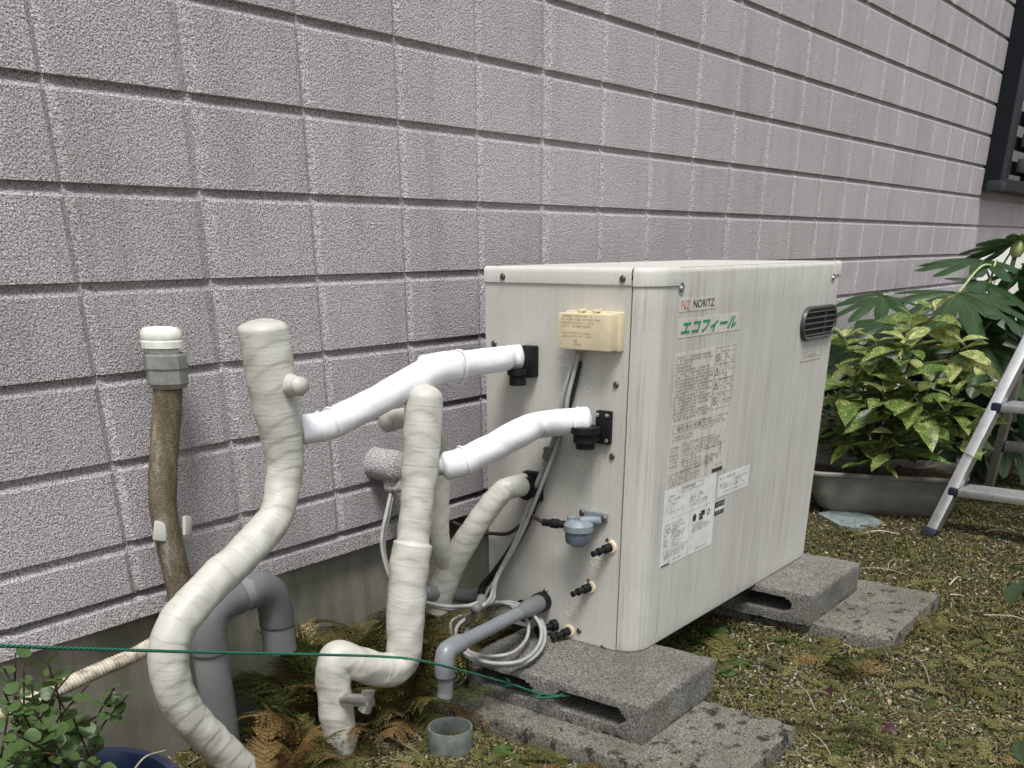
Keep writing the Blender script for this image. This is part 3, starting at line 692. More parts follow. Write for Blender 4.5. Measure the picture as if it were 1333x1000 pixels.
p = onx(682, 795, X0); link('knockout_hole', lathe_me([(0, 0), (.026, 0), (.026, .0015), (.0, .0015)], 22, axis_mw(p, (-1, 0, 0))), 'dark_core', boiler)
# oil strainer
p = on_side(770, 683); c = Vector((X0-.040, p.y+.006, p.z))
os_ = link('oil_strainer', lathe_me([(0, .012), (.020, .012), (.028, .006), (.031, .002), (.031, -.010), (.029, -.012), (0, -.012)], 28, Matrix.Translation(c+Vector((0, 0, .006)))), 'cast_grey', boiler)
cup = lathe_me([(0, 0), (.0285, 0), (.0285, -.014), (.026, -.024), (.016, -.031), (0, -.032)], 10, Matrix.Translation(c+Vector((0, 0, -.005)))); link('strainer_cup', cup, 'cup_plastic', os_)
link('strainer_cap', lathe_me([(0, 0), (.010, 0), (.010, .007), (.008, .008), (0, .008)], 14, Matrix.Translation(c+Vector((-.004, .014, .016)))), 'cast_grey', os_)
link('strainer_arm', tube_me([c+Vector((-.004, -.004, .016)), c+Vector((.014, -.018, .016)), c+Vector((.036, -.03, .012))], .009, 12), 'cast_grey', os_)
link('mounting_bracket', join_me([box_me(X0-.007, X0+.001, c.y-.047, c.y+.020, c.z+.012, c.z+.030, .003)]), 'cast_grey', os_)
for a, h in ((.014, .024), (-.040, .019)): link('bracket_screw', scr, 'screw_metal', os_, Matrix.Translation((X0-.007, c.y+a, c.z+h)) @ Vector((-1, 0, 0)).to_track_quat('Z', 'Y').to_matrix().to_4x4())
link('inlet', lathe_me([(0, 0), (.008, 0), (.008, .014), (.010, .015), (.010, .03), (.0075, .034), (.0075, .05), (0, .05)], 12, axis_mw(c+Vector((-.012, .024, .006)), (-.3, 1, .02))), 'black_plastic', os_)
inl = c + Vector((-.012, .024, .006)) + Vector((-.3, 1, .02)).normalized()*.048

# ------------------------------------------------------------------ PIPES, CABLES
def path_y(pts): return [ony(a, c, y) for a, c, y in pts]
fuel = [inl, on_side(700, 668, .030), on_side(688, 680, .028), on_side(668, 692, .02), on_side(645, 693, .012), on_side(628, 692, .012), ony(612, 690, -.12), ony(590, 680, -.06)]
tag(link('oil_tube', tube_me(fuel, .0042, 8), 'brown_tube'), 'thin dark brown oil tube curving from the strainer behind the boiler', 'tube')

# A: tall wrapped riser
PA = path_y([(341, 415, -.2), (346, 450, -.2), (356, 510, -.2), (369, 580, -.2), (370, 620, -.2), (358, 672, -.205), (322, 716, -.21), (268, 768, -.215), (228, 818, -.215), (220, 868, -.215), (237, 920, -.215), (278, 966, -.215), (330, 1015, -.215), (350, 1045, -.215)])
PA[0] = PA[1] + (PA[1]-PA[2]).normalized()*(PA[0]-PA[1]).length
wa = thing('wrapped_pipe', PA[-1], 'tall S-bent pipe riser wrapped in ivory tape beside the tan conduit', 'pipe')
def radA(t):
    return .0405 if t < .14 else (.0405-.0115*min(1, (t-.14)/.12)) if t < .32 else .029 + .0030*min(1, (t-.32)/.3)
link('tape_wrap', tube_me(PA, radA, 44, step=.0028, ridge=.0010, pitch=.034, slant=.9, lump=.0026, seed=2.3, caprnd=.016), 'tape_ivory', wa)
s0 = ony(362, 500, -.2); s1 = ony(392, 503, -.27)
link('valve_stub', tube_me([s0, (s0+s1)/2, s1], lambda t: .026-.013*t if t < .8 else .0150, 26, step=.003, smooth_n=8, lump=.001, seed=5, ridge=.0010, pitch=.012), 'tape_ivory', wa)
# foam line 1 leaves A
st = ony(378, 562, -.2); F1 = [st, ony(405, 560, -.225)]
link('branch', tube_me([st, (st+F1[1])/2, F1[1]+Vector((.02, -.003, .0))], .0165, 20, smooth_n=6, ridge=.0008, pitch=.01), 'tape_ivory', wa)
link('wire_tie', tube_me([F1[0].lerp(F1[1], .55)+Vector((0, .018*math.sin(a)-.001, .020*math.cos(a))) for a in np.linspace(0, 2*math.pi, 14)], .0009, 6, smooth_n=2), 'screw_metal', wa)
fo = thing('foam_pipe', F1[1], 'white foam-insulated pipe with overlapping sleeve reaching the upper boiler fitting', 'pipe')
A1 = path_y([(391, 561, -.216), (425, 554, -.235), (470, 533, -.252), (520, 506, -.27), (562, 483, -.285), (592, 476, -.292)])
link('foam_sleeve', tube_me(A1, lambda t: .0245+.003*t, 36, step=.004, lump=.0016, seed=1, ridge=0), 'foam_white', fo)
A2 = path_y([(545, 484, -.262), (575, 478, -.280), (612, 473, -.290), (650, 468, -.300)]) + [on_side(676, 464, .035), on_side(690, 463, .016)]
link('foam_sleeve', tube_me(A2, lambda t: .0270 if t < .22 else .0245-.001*t, 36, step=.004, lump=.0010, seed=4, caprnd=.012), 'foam_white', fo)
def ring_tie(parent, P, d, r, name='string_tie', tail=.02, ph=0.):
    d = Vector(d).normalized(); u = d.orthogonal().normalized(); w = d.cross(u)
    if w.z < 0: u, w = -u, -w
    pts = [P + (u*math.cos(a)+w*math.sin(a))*r*1.02 + d*(.003*math.sin(2*a)) for a in np.linspace(0, 2*math.pi*1.0, 22)]
    link(name, join_me([tube_me(pts, .0017, 6, smooth_n=2), tube_me([pts[0], pts[0]+Vector((.004, -.012, .004)), pts[0]+Vector((.010, -.016, -tail))], .0012, 6, smooth_n=4)]), 'foam_string', parent)
ring_tie(fo, ony(432, 550, -.238), A1[2]-A1[1], .0252); ring_tie(fo, ony(597, 476, -.290), A2[3]-A2[2], .0272); ring_tie(fo, ony(415, 556, -.230), A1[1]-A1[0], .0248)

# B: short wrapped pipe with crank to the left
PB = path_y([(552, 500, -.30), (551, 535, -.30), (548, 585, -.30), (545, 640, -.30), (538, 700, -.30), (530, 770, -.30), (527, 830, -.30), (524, 858, -.298), (505, 872, -.292), (470, 866, -.280), (443, 856, -.268), (434, 870, -.262), (436, 905, -.258), (440, 945, -.255), (443, 985, -.25)])
PB[0] = PB[1] + (PB[1]-PB[2]).normalized()*(PB[0]-PB[1]).length*1.02
wb = thing('wrapped_pipe', PB[-1], 'ivory tape-wrapped pipe standing upright before the wall cap, cranked sideways at its foot', 'pipe')
def radB(t): 
    return .0335 + .0018*math.sin(t*17) if t < .32 else .0375 - .004*max(0, min(1, (t-.5)/.12))
link('tape_wrap', tube_me(PB, radB, 44, step=.0028, ridge=.0010, pitch=.040, slant=.9, lump=.0034, seed=7.7, caprnd=.026), 'tape_ivory', wb)
e = PB[-1]; link('pipe_end', tube_me([e+Vector((0, 0, .02)), e+Vector((0, 0, -.01)), e+Vector((.001, 0, -.05))], .030, 20, smooth_n=3), 'pvc_dark', wb)
q0 = ony(446, 910, -.285); q1 = ony(477, 912, -.345)
link('valve_spindle', tube_me([q0, (q0+q1)/2, q1], .0125, 16, smooth_n=4), 'steel', wb)
dv = (q1-q0).normalized(); uu = Vector((.25, -.1, 1)).normalized()
link('valve_handle', join_me([tube_me([q1-uu*.020, q1+dv*.004, q1+uu*.020], lambda t: .009+.004*abs(2*t-1), 12, smooth_n=5), tube_me([q1-dv*.006, q1, q1+dv*.008], .014, 12, smooth_n=3)]), 'steel', wb)
sB = ony(562, 605, -.30); b1 = ony(588, 607, -.335)
link('branch', tube_me([sB, (sB+b1)/2, b1], .0185, 20, smooth_n=6, ridge=.0008, pitch=.01), 'tape_ivory', wb)
f2o = thing('foam_pipe', b1, 'white foam-insulated pipe running from the middle wrapped pipe to the lower four-screw boiler fitting', 'pipe')
B2 = path_y([(574, 608, -.322), (600, 602, -.345), (640, 583, -.375), (680, 562, -.41)]) + [on_side(722, 549, .060), on_side(756, 545, .042), on_side(778, 545, .020)]
link('foam_sleeve', tube_me(B2, lambda t: .0270 - .002*t, 36, step=.004, lump=.0018, seed=9, caprnd=.012), 'foam_white', f2o)
ring_tie(f2o, B2[1].lerp(B2[2], .1), B2[2]-B2[1], .0274); ring_tie(f2o, on_side(764, 545, .036), B2[6]-B2[5], .0256)
# C: wrapped pipe behind
PC = [on_side(697, 628, .020), on_side(680, 630, .06), ony(652, 643, -.290), ony(628, 672, -.262), ony(606, 705, -.235), ony(588, 738, -.21), ony(575, 770, -.19), ony(567, 800, -.18)]
wcp = thing('wrapped_pipe', PC[-1], 'ivory tape-wrapped pipe climbing diagonally from the ground to the round black boiler fitting', 'pipe')
link('tape_wrap', tube_me(PC, lambda t: .0225+.008*t, 36, step=.003, ridge=.0010, pitch=.030, slant=.8, lump=.0020, seed=3.1, caprnd=.006), 'tape_ivory', wcp)
PC2 = path_y([(500, 549, -.215), (530, 545, -.210), (560, 556, -.205), (573, 600, -.205), (573, 660, -.205), (573, 705, -.205), (586, 742, -.208)])
link('branch', tube_me(PC2, lambda t: .019+.006*max(0, t-.5), 32, step=.003, ridge=.0010, pitch=.030, slant=.8, lump=.0018, seed=6.1, caprnd=.006), 'tape_ivory', wcp)
e = PC[-1]; 
tag(link('ground_hose', tube_me([ony(552, 772, -.19), ony(580, 772, -.19), ony(610, 776, -.185), ony(640, 772, -.16), ony(670, 760, -.1)], .017, 16), 'pvc_grey'), 'thick grey hose lying under the diagonal wrapped pipe', 'hose')

# grey drain pipe
dr0 = on_side(708, 782, .005); dl = ony(578, 848, -.42)
dirp = (dl-dr0); ld = dirp.length; dirp.normalize()
dp = thing('drain_pipe', (dl.x, dl.y, .09), 'blue-grey plastic drain pipe with elbow dripping above the short pipe socket', 'pipe')
link('run', tube_me([dr0+dirp*.09, dr0+dirp*(ld*.5), dl-dirp*.045], .0145, 20, smooth_n=6), 'pvc_blue', dp)
link('socket', lathe_me([(0, 0), (.020, 0), (.0205, .05), (.019, .065), (.0155, .085), (.0155, .105), (0, .105)], 22, axis_mw(dr0+dirp*.015, dirp)), 'pvc_dark', dp)
link('collar', lathe_me([(0, 0), (.0225, 0), (.0225, .022), (0, .022)], 20, axis_mw(dr0, dirp)), 'black_plastic', dp)
dz_ = dl.z-.0
elb = [dl-dirp*.058, dl-dirp*.03, dl-dirp*.008+Vector((0, 0, -.004)), dl+Vector((0, 0, -.022)), dl+Vector((0, 0, -.052))]
link('elbow', tube_me(elb, .0188, 22, smooth_n=8), 'pvc_blue', dp)
link('outlet', tube_me([dl+Vector((0, 0, -.04)), dl+Vector((0, 0, -.08)), ony(578, 910, -.42)], .0150, 20, smooth_n=4), 'pvc_dark', dp)
# pipe socket cup in the ground
cc = onz(587, 975, 0); cc.z = 0; rc = .045
tag(link('pipe_socket', lathe_me([(0, -.03), (rc-.0005, -.03), (rc, 0), (rc, .050), (rc-.001, .0515), (rc-.004, .0515), (rc-.005, .050), (rc-.005, .012), (0, .012)], 40, Matrix.Translation(cc)), 'pvc_mossy'), 'short open grey pipe socket standing in the soil', 'pipe')
vs = []; fs = []
for i in range(70):
    a = random.uniform(0, 6.28); q = random.uniform(0, rc-.011); P = cc+Vector((q*math.cos(a), q*math.sin(a), .013)); s = random.uniform(.003, .006); o = len(vs)
    for j in range(5): b_ = 6.28*j/5; vs.append(P+Vector((s*math.cos(b_), s*math.sin(b_), random.uniform(0, .006))))
    vs.append(P+Vector((0, 0, .009))); fs += [(o+j, o+(j+1) % 5, o+5) for j in range(5)]
o = link('socket_litter', me_from('sl', vs, fs), 'ground_soil'); tag(o, 'damp moss and grit in the open grey pipe socket', 'litter', kind='stuff')

# big grey downpipe
YP = -.085
g0 = ony(268, 812, YP); r0 = .0345
gp = thing('downpipe', (g0.x, YP, 0), 'large grey plastic drain pipe with two elbows against the concrete base', 'pipe')
g1 = ony(342, 772, YP); 
base = ony(287, 965, YP); 
link('riser', tube_me([(g0.x, YP, g0.z-.02), (g0.x, YP, .15), (g0.x, YP, -.05)], .0318, 32, smooth_n=4), 'pvc_grey', gp)
link('elbow', tube_me([(g0.x, YP, g0.z-.055), (g0.x, YP, g0.z-.02), (g0.x+.012, YP, g0.z+.018), (g0.x+.045, YP, g0.z+.033), (g0.x+.075, YP, g0.z+.034)], r0+.001, 32, smooth_n=10), 'pvc_dark', gp)
zc = g0.z+.034
xe = ony(356, 790, YP).x
link('spigot', tube_me([(g0.x+.05, YP, zc), (g0.x+.11, YP, zc), (xe-.02, YP, zc)], .0320, 32, smooth_n=4), 'pvc_grey', gp)
link('joint_ring', tube_me([(g0.x+.108, YP, zc), (g0.x+.111, YP, zc), (g0.x+.114, YP, zc)], .0336, 32, smooth_n=2), 'pvc_grey', gp)
link('elbow', tube_me([(xe-.060, YP, zc), (xe-.032, YP, zc-.001), (xe-.006, YP, zc-.016), (xe+.004, YP, zc-.045), (xe+.004, YP, zc-.085)], r0, 32, smooth_n=10), 'pvc_dark', gp)
link('outlet', lathe_me([(0, 0), (.0322, 0), (.0326, -.055), (.0336, -.062), (.0306, -.062), (.030, -.01), (0, -.01)], 32, Matrix.Translation((xe+.004, YP, zc-.075))), 'pvc_grey', gp)

# tan conduit with cap
YC = -.055
cdp = path_y([(219, 497, YC), (217, 540, YC), (213, 600, YC), (212, 655, YC), (219, 700, YC), (233, 760, YC), (237, 800, YC)])
cd = thing('conduit', cdp[-1], 'stained tan braided conduit with grey nut and white cap against the wall', 'conduit')
link('sleeve', tube_me(cdp, .0235, 28, step=.004, lump=.0012, seed=8), 'tan_fabric', cd)
cb = ony(219, 500, YC); ax_ = Vector((.02, 0, 1))
link('nut', lathe_me([(0, 0), (.029, 0), (.031, .004), (.034, .008), (.034, .030), (.036, .032), (.036, .052), (.031, .056), (0, .056)], 8, axis_mw(cb+Vector((0, 0, -.006)), ax_), 20), 'nut_grey', cd)
link('cap', lathe_me([(0, 0), (.026, 0), (.026, .006), (.034, .008), (.034, .018), (.0325, .020), (.0335, .022), (.0325, .032), (.028, .038), (.018, .040), (0, .0405)], 32, axis_mw(cb+Vector((0, 0, .050)), ax_)), 'cap_white', cd)
for a, c in ((203, 690), (238, 683)):
    p = ony(a, c, YC); cm = box_me(-.011, .011, -.0035, .0035, -.017, .017, .003); cm.transform(Matrix.Translation((p.x, YC-.012, p.z)) @ Matrix.Rotation(-.5 if a < 220 else .4, 4, 'Z') @ Matrix.Rotation(.25, 4, 'Y')); link('clip', cm, 'clip_grey', cd)
hp = path_y([(228, 818, -.05), (200, 838, -.05), (170, 855, -.05), (130, 872, -.05), (80, 895, -.05), (20, 925, -.05), (-40, 960, -.06)])
P_, L_ = resample(catmull(hp, 12), .0015)
tag(link('corrugated_hose', tube_me(P_, lambda t: .0128+.0010*math.sin(t*L_/.0065*2*math.pi), 18, straight=True), 'hose_cream'), 'cream corrugated hose sloping along the concrete base behind the vine', 'hose')

# cables
def cable(name, pts, r, mat, label, cat='cable', n=10): return tag(link(name, tube_me(pts, r, 8, smooth_n=n), mat), label, cat)
def cbl(dx, dy, off, seed):
    return [on_side(757+dx*.3, 457, .012), on_side(752+dx*.6, 480, .018), on_side(744+dx, 515, .020+off), on_side(737+dx, 545, .012+off), on_side(727+dx, 585, .022+off), on_side(708+dx, 640, .030+off), on_side(688+dx*.6, 695, .035+off), on_side(665+dx*.4, 745, .05+off), ony(640+dx*.3, 778+dy, -.34), ony(624, 792, -.36)]
coil_c = onz(640, 822, .130)
def loop(cx, cy, z, rx, ry, a0, a1, n, tilt=0.):
    out = []
    for a in np.linspace(a0, a1, n): out.append(Vector((cx+rx*math.cos(a), cy+ry*math.sin(a), z+tilt*math.sin(a*.5))))
    return out
tiep = ony(624, 792, -.36)
# coil drawn as real loops leaning on the block
def coil_pts(rs, dzz, ph):
    pix = [(624, 792), (602, 808), (592, 832), (606, 854), (640, 867), (682, 864), (706, 842), (708, 815), (690, 794), (655, 783), (618, 788)]
    out = []
    cxp, cyp = 655, 826
    for (a, c) in pix:
        a2 = cxp+(a-cxp)*rs+ph; c2 = cyp+(c-cyp)*rs*.98+ph*.5
        z = BT+.012+dzz + max(0, (832-c2))*.0012
        q = onz(a2, c2, z); out.append(q)
    return out
loopA = coil_pts(1.0, .0, 0); loopB = coil_pts(.90, .008, 5); loopC = coil_pts(.95, .016, -2)[1:-1]; loopD = coil_pts(.86, .012, -14)[1:-1]
runL = [ony(590, 790, -.30), ony(565, 787, -.26), ony(540, 778, -.22), ony(512, 758, -.17), ony(500, 728, -.13), ony(497, 700, -.10), ony(503, 668, -.075), ony(509, 640, -.055), ony(511, 622, -.052)]
cable('power_cable', cbl(-4, 0, 0, 1) + loopA[1:-1] + loopC + [tiep+Vector((-.004, 0, .008))] + runL, .0043, 'cable_grey', 'grey power cable forming the outer coil turn and rising to the wall cap', n=8)
runL2 = [p + Vector((.012, .006, -.010)) for p in runL]; runL2[-1] = runL[-1]+Vector((.010, .003, 0)); runL2[-2] = runL[-2]+Vector((.010, .003, 0))
cable('power_cable', cbl(5, 3, .006, 2) + loopB[1:-1] + loopD + [tiep+Vector((.004, .004, .010))] + runL2, .0042, 'cable_grey', 'grey power cable from the beige terminal cover, inner turn of the coil', n=8)
thin = [on_side(755, 460, .010), on_side(746, 500, .012), on_side(735, 545, .010), on_side(722, 590, .014), on_side(704, 645, .022), on_side(676, 720, .04), on_side(655, 760, .055), ony(628, 790, -.352)]
cable('control_wire', thin, .0026, 'cable_grey', 'thin grey control wire running down beside the power cables')
blk = [on_side(757, 470, .006), on_side(750, 505, .008), on_side(738, 545, .006), on_side(722, 588, .008), on_side(705, 640, .010), on_side(685, 690, .014), on_side(655, 738, .020), on_side(638, 762, .03), ony(632, 785, -.24)]
tag(link('black_hose', tube_me(blk, lambda t: .005+.0035*min(1, max(0, (t-.35)/.2)), 10), 'cable_black'), 'black rubber hose hanging behind the grey cables on the boiler side', 'hose')
tie = tag(link('cable_tie', tube_me([tiep+Vector((.024, .012, .014)), tiep+Vector((.004, .002, .004)), tiep+Vector((-.020, -.004, .003))], .0105, 14, smooth_n=4), 'tie_grey'), 'grey tape binding the cables above the coil', 'tie')
tp = on_side(723, 588, .022); tag(link('cable_tie', tube_me([tp+Vector((0, 0, .012)), tp, tp-Vector((0, -.004, .012))], .0125, 14, smooth_n=3), 'tie_grey'), 'grey tape binding the cables below the lower foam pipe', 'tie')

# green rope
hole = onx(737, 906, -.690)
kn = onx(660, 889, -.715)
RP = [ony(-120, 838, -.40), ony(0, 841, -.39), ony(120, 845, -.385), ony(260, 849, -.38), ony(400, 852, -.38), ony(500, 855, -.40), ony(556, 862, -.45), kn, onx(700, 902, -.702), hole, hole+Vector((.03, 0, .004))]
rope = thing('rope', kn, 'taut thin green twisted rope stretched past the wrapped pipes into the concrete block', 'rope')
link('strand', tube_me(RP, .0024, 8, smooth_n=14), 'rope_green', rope)
link('knot', join_me([tube_me([kn+Vector((.009*math.cos(a)*(.6+.4*math.sin(1.7*a)), .006*math.sin(2.3*a), .008*math.sin(a*1.3))) for a in np.linspace(0, 14, 46)], .0022, 6, smooth_n=3)]), 'rope_green', rope)
link('loose_end', tube_me([onx(706, 903, -.705), onx(700, 908, -.712), onx(725, 907, -.70), onx(735, 901, -.69)], .0022, 6), 'rope_green', rope)
cable('dark_wire', [onx(628, 872, -.72), onx(612, 875, -.74), onx(600, 890, -.76), onx(588, 893, -.78), onx(600, 880, -.75)], .0022, 'cable_black', 'short curl of black wire at the foot of the drain elbow', 'wire')

# ------------------------------------------------------------------ STEP LADDER
LF = Vector((1.331, -.706, 0)); LB_ = Vector((2.124, -.703, 0)); dF = Vector((.40, -.215, 1)); LW = .62; HT = .86
ld_ = thing('step_ladder', (1.7, -1.0, 0), 'aluminium step ladder with dark plastic feet beside the leafy planter', 'ladder')
def bar_me(a, b_, w, d, side=(0, 1, 0), bev=.004):
    a, b_ = Vector(a), Vector(b_); t = (b_-a).normalized(); u = (Vector(side)-t*t.dot(Vector(side))).normalized(); v = t.cross(u)
    m = box_me(-w/2, w/2, -d/2, d/2, 0, (b_-a).length, bev); mat = Matrix((u, v, t)).transposed().to_4x4(); mat.translation = a
    m.transform(mat); return m
def mir(p): return Vector((p.x, 2*(LF.y-LW/2)-p.y, p.z))
apex = LF + dF*HT; bk = Vector((-.26, -.095, 1))
for f in (lambda p: p, mir):
    link('stile', bar_me(f(LF+dF*.012), f(LF+dF*HT), .036, .062, (0, 1, 0)), 'alu', ld_)
    ft = link('foot', bar_me(f(LF-dF*.004), f(LF+dF*.022), .042, .068, (0, 1, 0)), 'navy_rubber', ld_)
    link('rear_stile', bar_me(f(LB_+bk*.012), f(LB_+bk*HT), .030, .055, (0, 1, 0)), 'alu', ld_)
    link('foot', bar_me(f(LB_-bk*.004), f(LB_+bk*.02), .036, .06, (0, 1, 0)), 'navy_rubber', ld_)
for z in (.158, .428, .70):
    a = LF+dF*z; b_ = mir(a)
    stp = link('step', box_me(a.x-.035, a.x+.075, b_.y+.02, a.y-.02, z-.020, z+.004, .004), 'alu', ld_)
    for i in range(7): link('tread_rib', box_me(a.x-.026+i*.015, a.x-.020+i*.015, b_.y+.03, a.y-.03, z+.0035, z+.0062), 'alu', stp)
    for yy, s in ((a.y, -1), (b_.y, 1)): link('step_cap', box_me(a.x-.040, a.x+.078, yy-.018, yy+.010, z-.026, z+.009, .006), 'navy_rubber', ld_)
for z in (.20, .5):
    a = LB_+bk*z; b_ = mir(a); link('rear_brace', box_me(a.x-.018, a.x+.018, b_.y, a.y, z-.018, z+.018, .003), 'alu', ld_)
    link('step_cap', box_me(a.x-.022, a.x+.022, a.y-.022, a.y+.010, z-.022, z+.022, .004), 'navy_rubber', ld_)
link('platform', box_me(apex.x-.07, apex.x+.26, mir(apex).y-.01, apex.y+.01, HT-.02, HT+.012, .006), 'alu', ld_)
link('hinge_cover', box_me(apex.x-.04, apex.x+.06, apex.y-.03, apex.y+.02, HT-.08, HT-.02, .006), 'navy_rubber', ld_)

# ------------------------------------------------------------------ PLANTER TROUGH
pc = Vector((1.585, -.435, 0)); pa = math.atan2(-.93, .37)      # long axis direction
pu = Vector((math.cos(pa), math.sin(pa), 0)); pv = Vector((-pu.y, pu.x, 0))
pl = thing('planter', pc, 'weathered grey plastic trough planter with rounded corners holding soil', 'planter')
def rrect(hx, hy, r, n=6):
    out = []
    for cx_, cy_, a0 in ((hx-r, hy-r, 0), (-hx+r, hy-r, math.pi/2), (-hx+r, -hy+r, math.pi), (hx-r, -hy+r, 1.5*math.pi)):
        out += [(cx_+r*math.cos(a0+a), cy_+r*math.sin(a0+a)) for a in np.linspace(0, math.pi/2, n)]
    return out
def loft(rings):
    vs = []; n = len(rings[0][0])
    for ring, z in rings: vs += [pc+pu*x+pv*y+Vector((0, 0, z)) for x, y in ring]
    fs = [(j*n+i, j*n+(i+1) % n, (j+1)*n+(i+1) % n, (j+1)*n+i) for j in range(len(rings)-1) for i in range(n)]; return vs, fs, n
HX, HY = .285, .165
rg = [(rrect(HX-.10, HY-.075, .06), -.004), (rrect(HX-.085, HY-.062, .06), .003), (rrect(HX-.06, HY-.042, .06), .03), (rrect(HX-.030, HY-.022, .06), .085), (rrect(HX-.020, HY-.014, .06), .128), (rrect(HX-.016, HY-.012, .06), .131), (rrect(HX-.015, HY-.011, .06), .148), (rrect(HX, HY, .06), .150), (rrect(HX+.001, HY+.001, .06), .158), (rrect(HX-.004, HY-.004, .06), .163), (rrect(HX-.018, HY-.018, .05), .162), (rrect(HX-.028, HY-.026, .05), .15), (rrect(HX-.04, HY-.034, .05), .10)]
vs, fs, n = loft(rg); fs.append(tuple(range(n-1, -1, -1)))
link('trough', shade(me_from('trough', vs, fs), 45), 'planter_plastic', pl)
sv = []; sf = []; N = 26
for j in range(N):
    for i in range(N):
        x, y = (i/(N-1)*2-1)*(HX-.032), (j/(N-1)*2-1)*(HY-.030); q = pc+pu*x+pv*y
        q.z = .128+.022*mnoise.noise(q*14)+.012*mnoise.noise(q*45)+(.03 if x > .05 else 0)*max(0, 1-abs(y)/.12); sv.append(q)
sf = [(j*N+i, j*N+i+1, (j+1)*N+i+1, (j+1)*N+i) for j in range(N-1) for i in range(N-1)]
link('potting_soil', me_from('soil', sv, sf, True), 'soil', pl)
for i, (a, c, z1, a2, c2, z2) in enumerate(((1180, 612, .155, 1222, 605, .165), (1203, 607, .17, 1231, 582, .20), (1262, 600, .165, 1284, 588, .18))):
    tag(link('wood_strip', bar_me(onz(a, c, z1), onz(a2, c2, z2), .008, .004, (0, 0, 1), .001), 'pale_wood'), ('pale split wood strip lying flat on the planter soil', 'pale split wood strip propped upright on the planter soil', 'pale wood strip behind the ladder stile on the planter')[i], 'wood strip')

# ------------------------------------------------------------------ LEAVES
def leaf_me(L=1, W=.42, fold=.18, droop=.25, n=9, teeth=.04, seed=0, tip=1.0):
    rr = random.Random(seed); vs = []; fs = []
    for i in range(n+1):
        t = i/n; w = W/2*(math.sin(math.pi*min(1, t**.85))**.8)*(1-.15*t*tip)
        if i in (0, n): w = .002
        if teeth and i > n*.4 and i % 2 and i < n: w *= 1+teeth*2.5
        bend = -droop*t*t; wob = rr.uniform(-.02, .02)
        for s in (-1, -.5, 0, .5, 1): vs.append((s*w, L*t, bend+abs(s)*w*fold*2 - .25*fold*w*(abs(s) > .8) + wob*s*.6))
    for i in range(n):
        for k in range(4): fs.append((i*5+k, i*5+k+1, (i+1)*5+k+1, (i+1)*5+k))
    return me_from('leaf', vs, fs, True)
def orient(p, d, up=Vector((0, 0, 1)), s=1, roll=0):
    d = Vector(d).normalized(); x = d.cross(up)
    if x.length < 1e-3: x = Vector((1, 0, 0))
    x.normalize(); z = x.cross(d); m = Matrix((x, d, z)).transposed() @ Matrix.Rotation(roll, 3, 'Y'); mm = m.to_4x4()
    return Matrix.Translation(p) @ mm @ Matrix.Scale(s, 4)
# aucuba: whorls at shoot tips
auc = thing('aucuba_shrub', pc+Vector((0, 0, .13)), 'gold-speckled green aucuba shrub growing in the trough planter', 'shrub')
avar = []
for i in range(5):
    for mt in ('aucuba_leaf', 'aucuba_young'):
        m = leaf_me(1, .46+.05*(i % 3), .20, .10+.10*(i % 3), 9, .05, i); m.materials.append(M(mt)); avar.append(m)
rr = random.Random(11)
root = pc+pu*(-.04)+Vector((0, 0, .12))
tips = []
for (a, c, xx) in ((1216, 428, 1.62), (1180, 468, 1.50), (1250, 470, 1.60), (1140, 470, 1.55), (1110, 500, 1.48), (1150, 520, 1.42), (1195, 520, 1.45), (1240, 525, 1.50), (1085, 540, 1.55), (1120, 560, 1.46), (1165, 575, 1.42), (1215, 555, 1.46), (1250, 575, 1.5), (1100, 585, 1.52), (1140, 600, 1.44), (1100, 465, 1.7), (1270, 500, 1.72), (1190, 440, 1.75), (1080, 505, 1.68)):
    tips.append(onx(a, c-24 if c < 480 else c-8, xx))
stems = []
for i, T in enumerate(tips):
    mid = root.lerp(T, .5)+Vector((rr.uniform(-.03, .03), rr.uniform(-.03, .03), .05)); b0 = root+Vector((rr.uniform(-.05, .05), rr.uniform(-.06, .06), 0))
    if i < 6: link('branch', tube_me([b0, mid, T], lambda t: .008-.005*t, 8), 'bark', auc)
    else: link('twig', tube_me([b0.lerp(mid, .5), mid, T], lambda t: .0055-.0035*t, 6), 'green_stem', auc)
    top = i in (0, 1, 2, 17)
    for w in range(2 if i > 10 else 3):
        nl = 3 if w == 0 else 4
        for k in range(nl):
            a = 2*math.pi*(k+.5*w+rr.uniform(-.15, .15))/nl+i*1.7; el = (.55, .12, -.18)[w]+rr.uniform(-.25, .25)
            d = Vector((math.cos(a)*math.cos(el), math.sin(a)*math.cos(el), math.sin(el))); p = T-Vector((0, 0, .03*w)) + d*.008
            if p.x+d.x*.1 < X1+.03 and False: continue
            s = (.095, .145, .175)[w]*rr.uniform(.7, 1.15)
            mv = avar[2*rr.randrange(5)+(1 if (w == 0 and rr.random() < .75) or (top and rr.random() < .6) else 0)]
            link('leaf', mv, None, auc, orient(p, d, s=s, roll=rr.uniform(-.5, .5)))
for i in range(26):    # lower and inner leaves
    q = Vector((rr.uniform(1.45, 1.85), rr.uniform(-.70, -.20), rr.uniform(.20, .55))); a = rr.uniform(0, 6.28); d = Vector((math.cos(a), math.sin(a), rr.uniform(-.5, .3)))
    link('leaf', avar[2*rr.randrange(5)], None, auc, orient(q, d, s=rr.uniform(.13, .18), roll=rr.uniform(-.6, .6)))
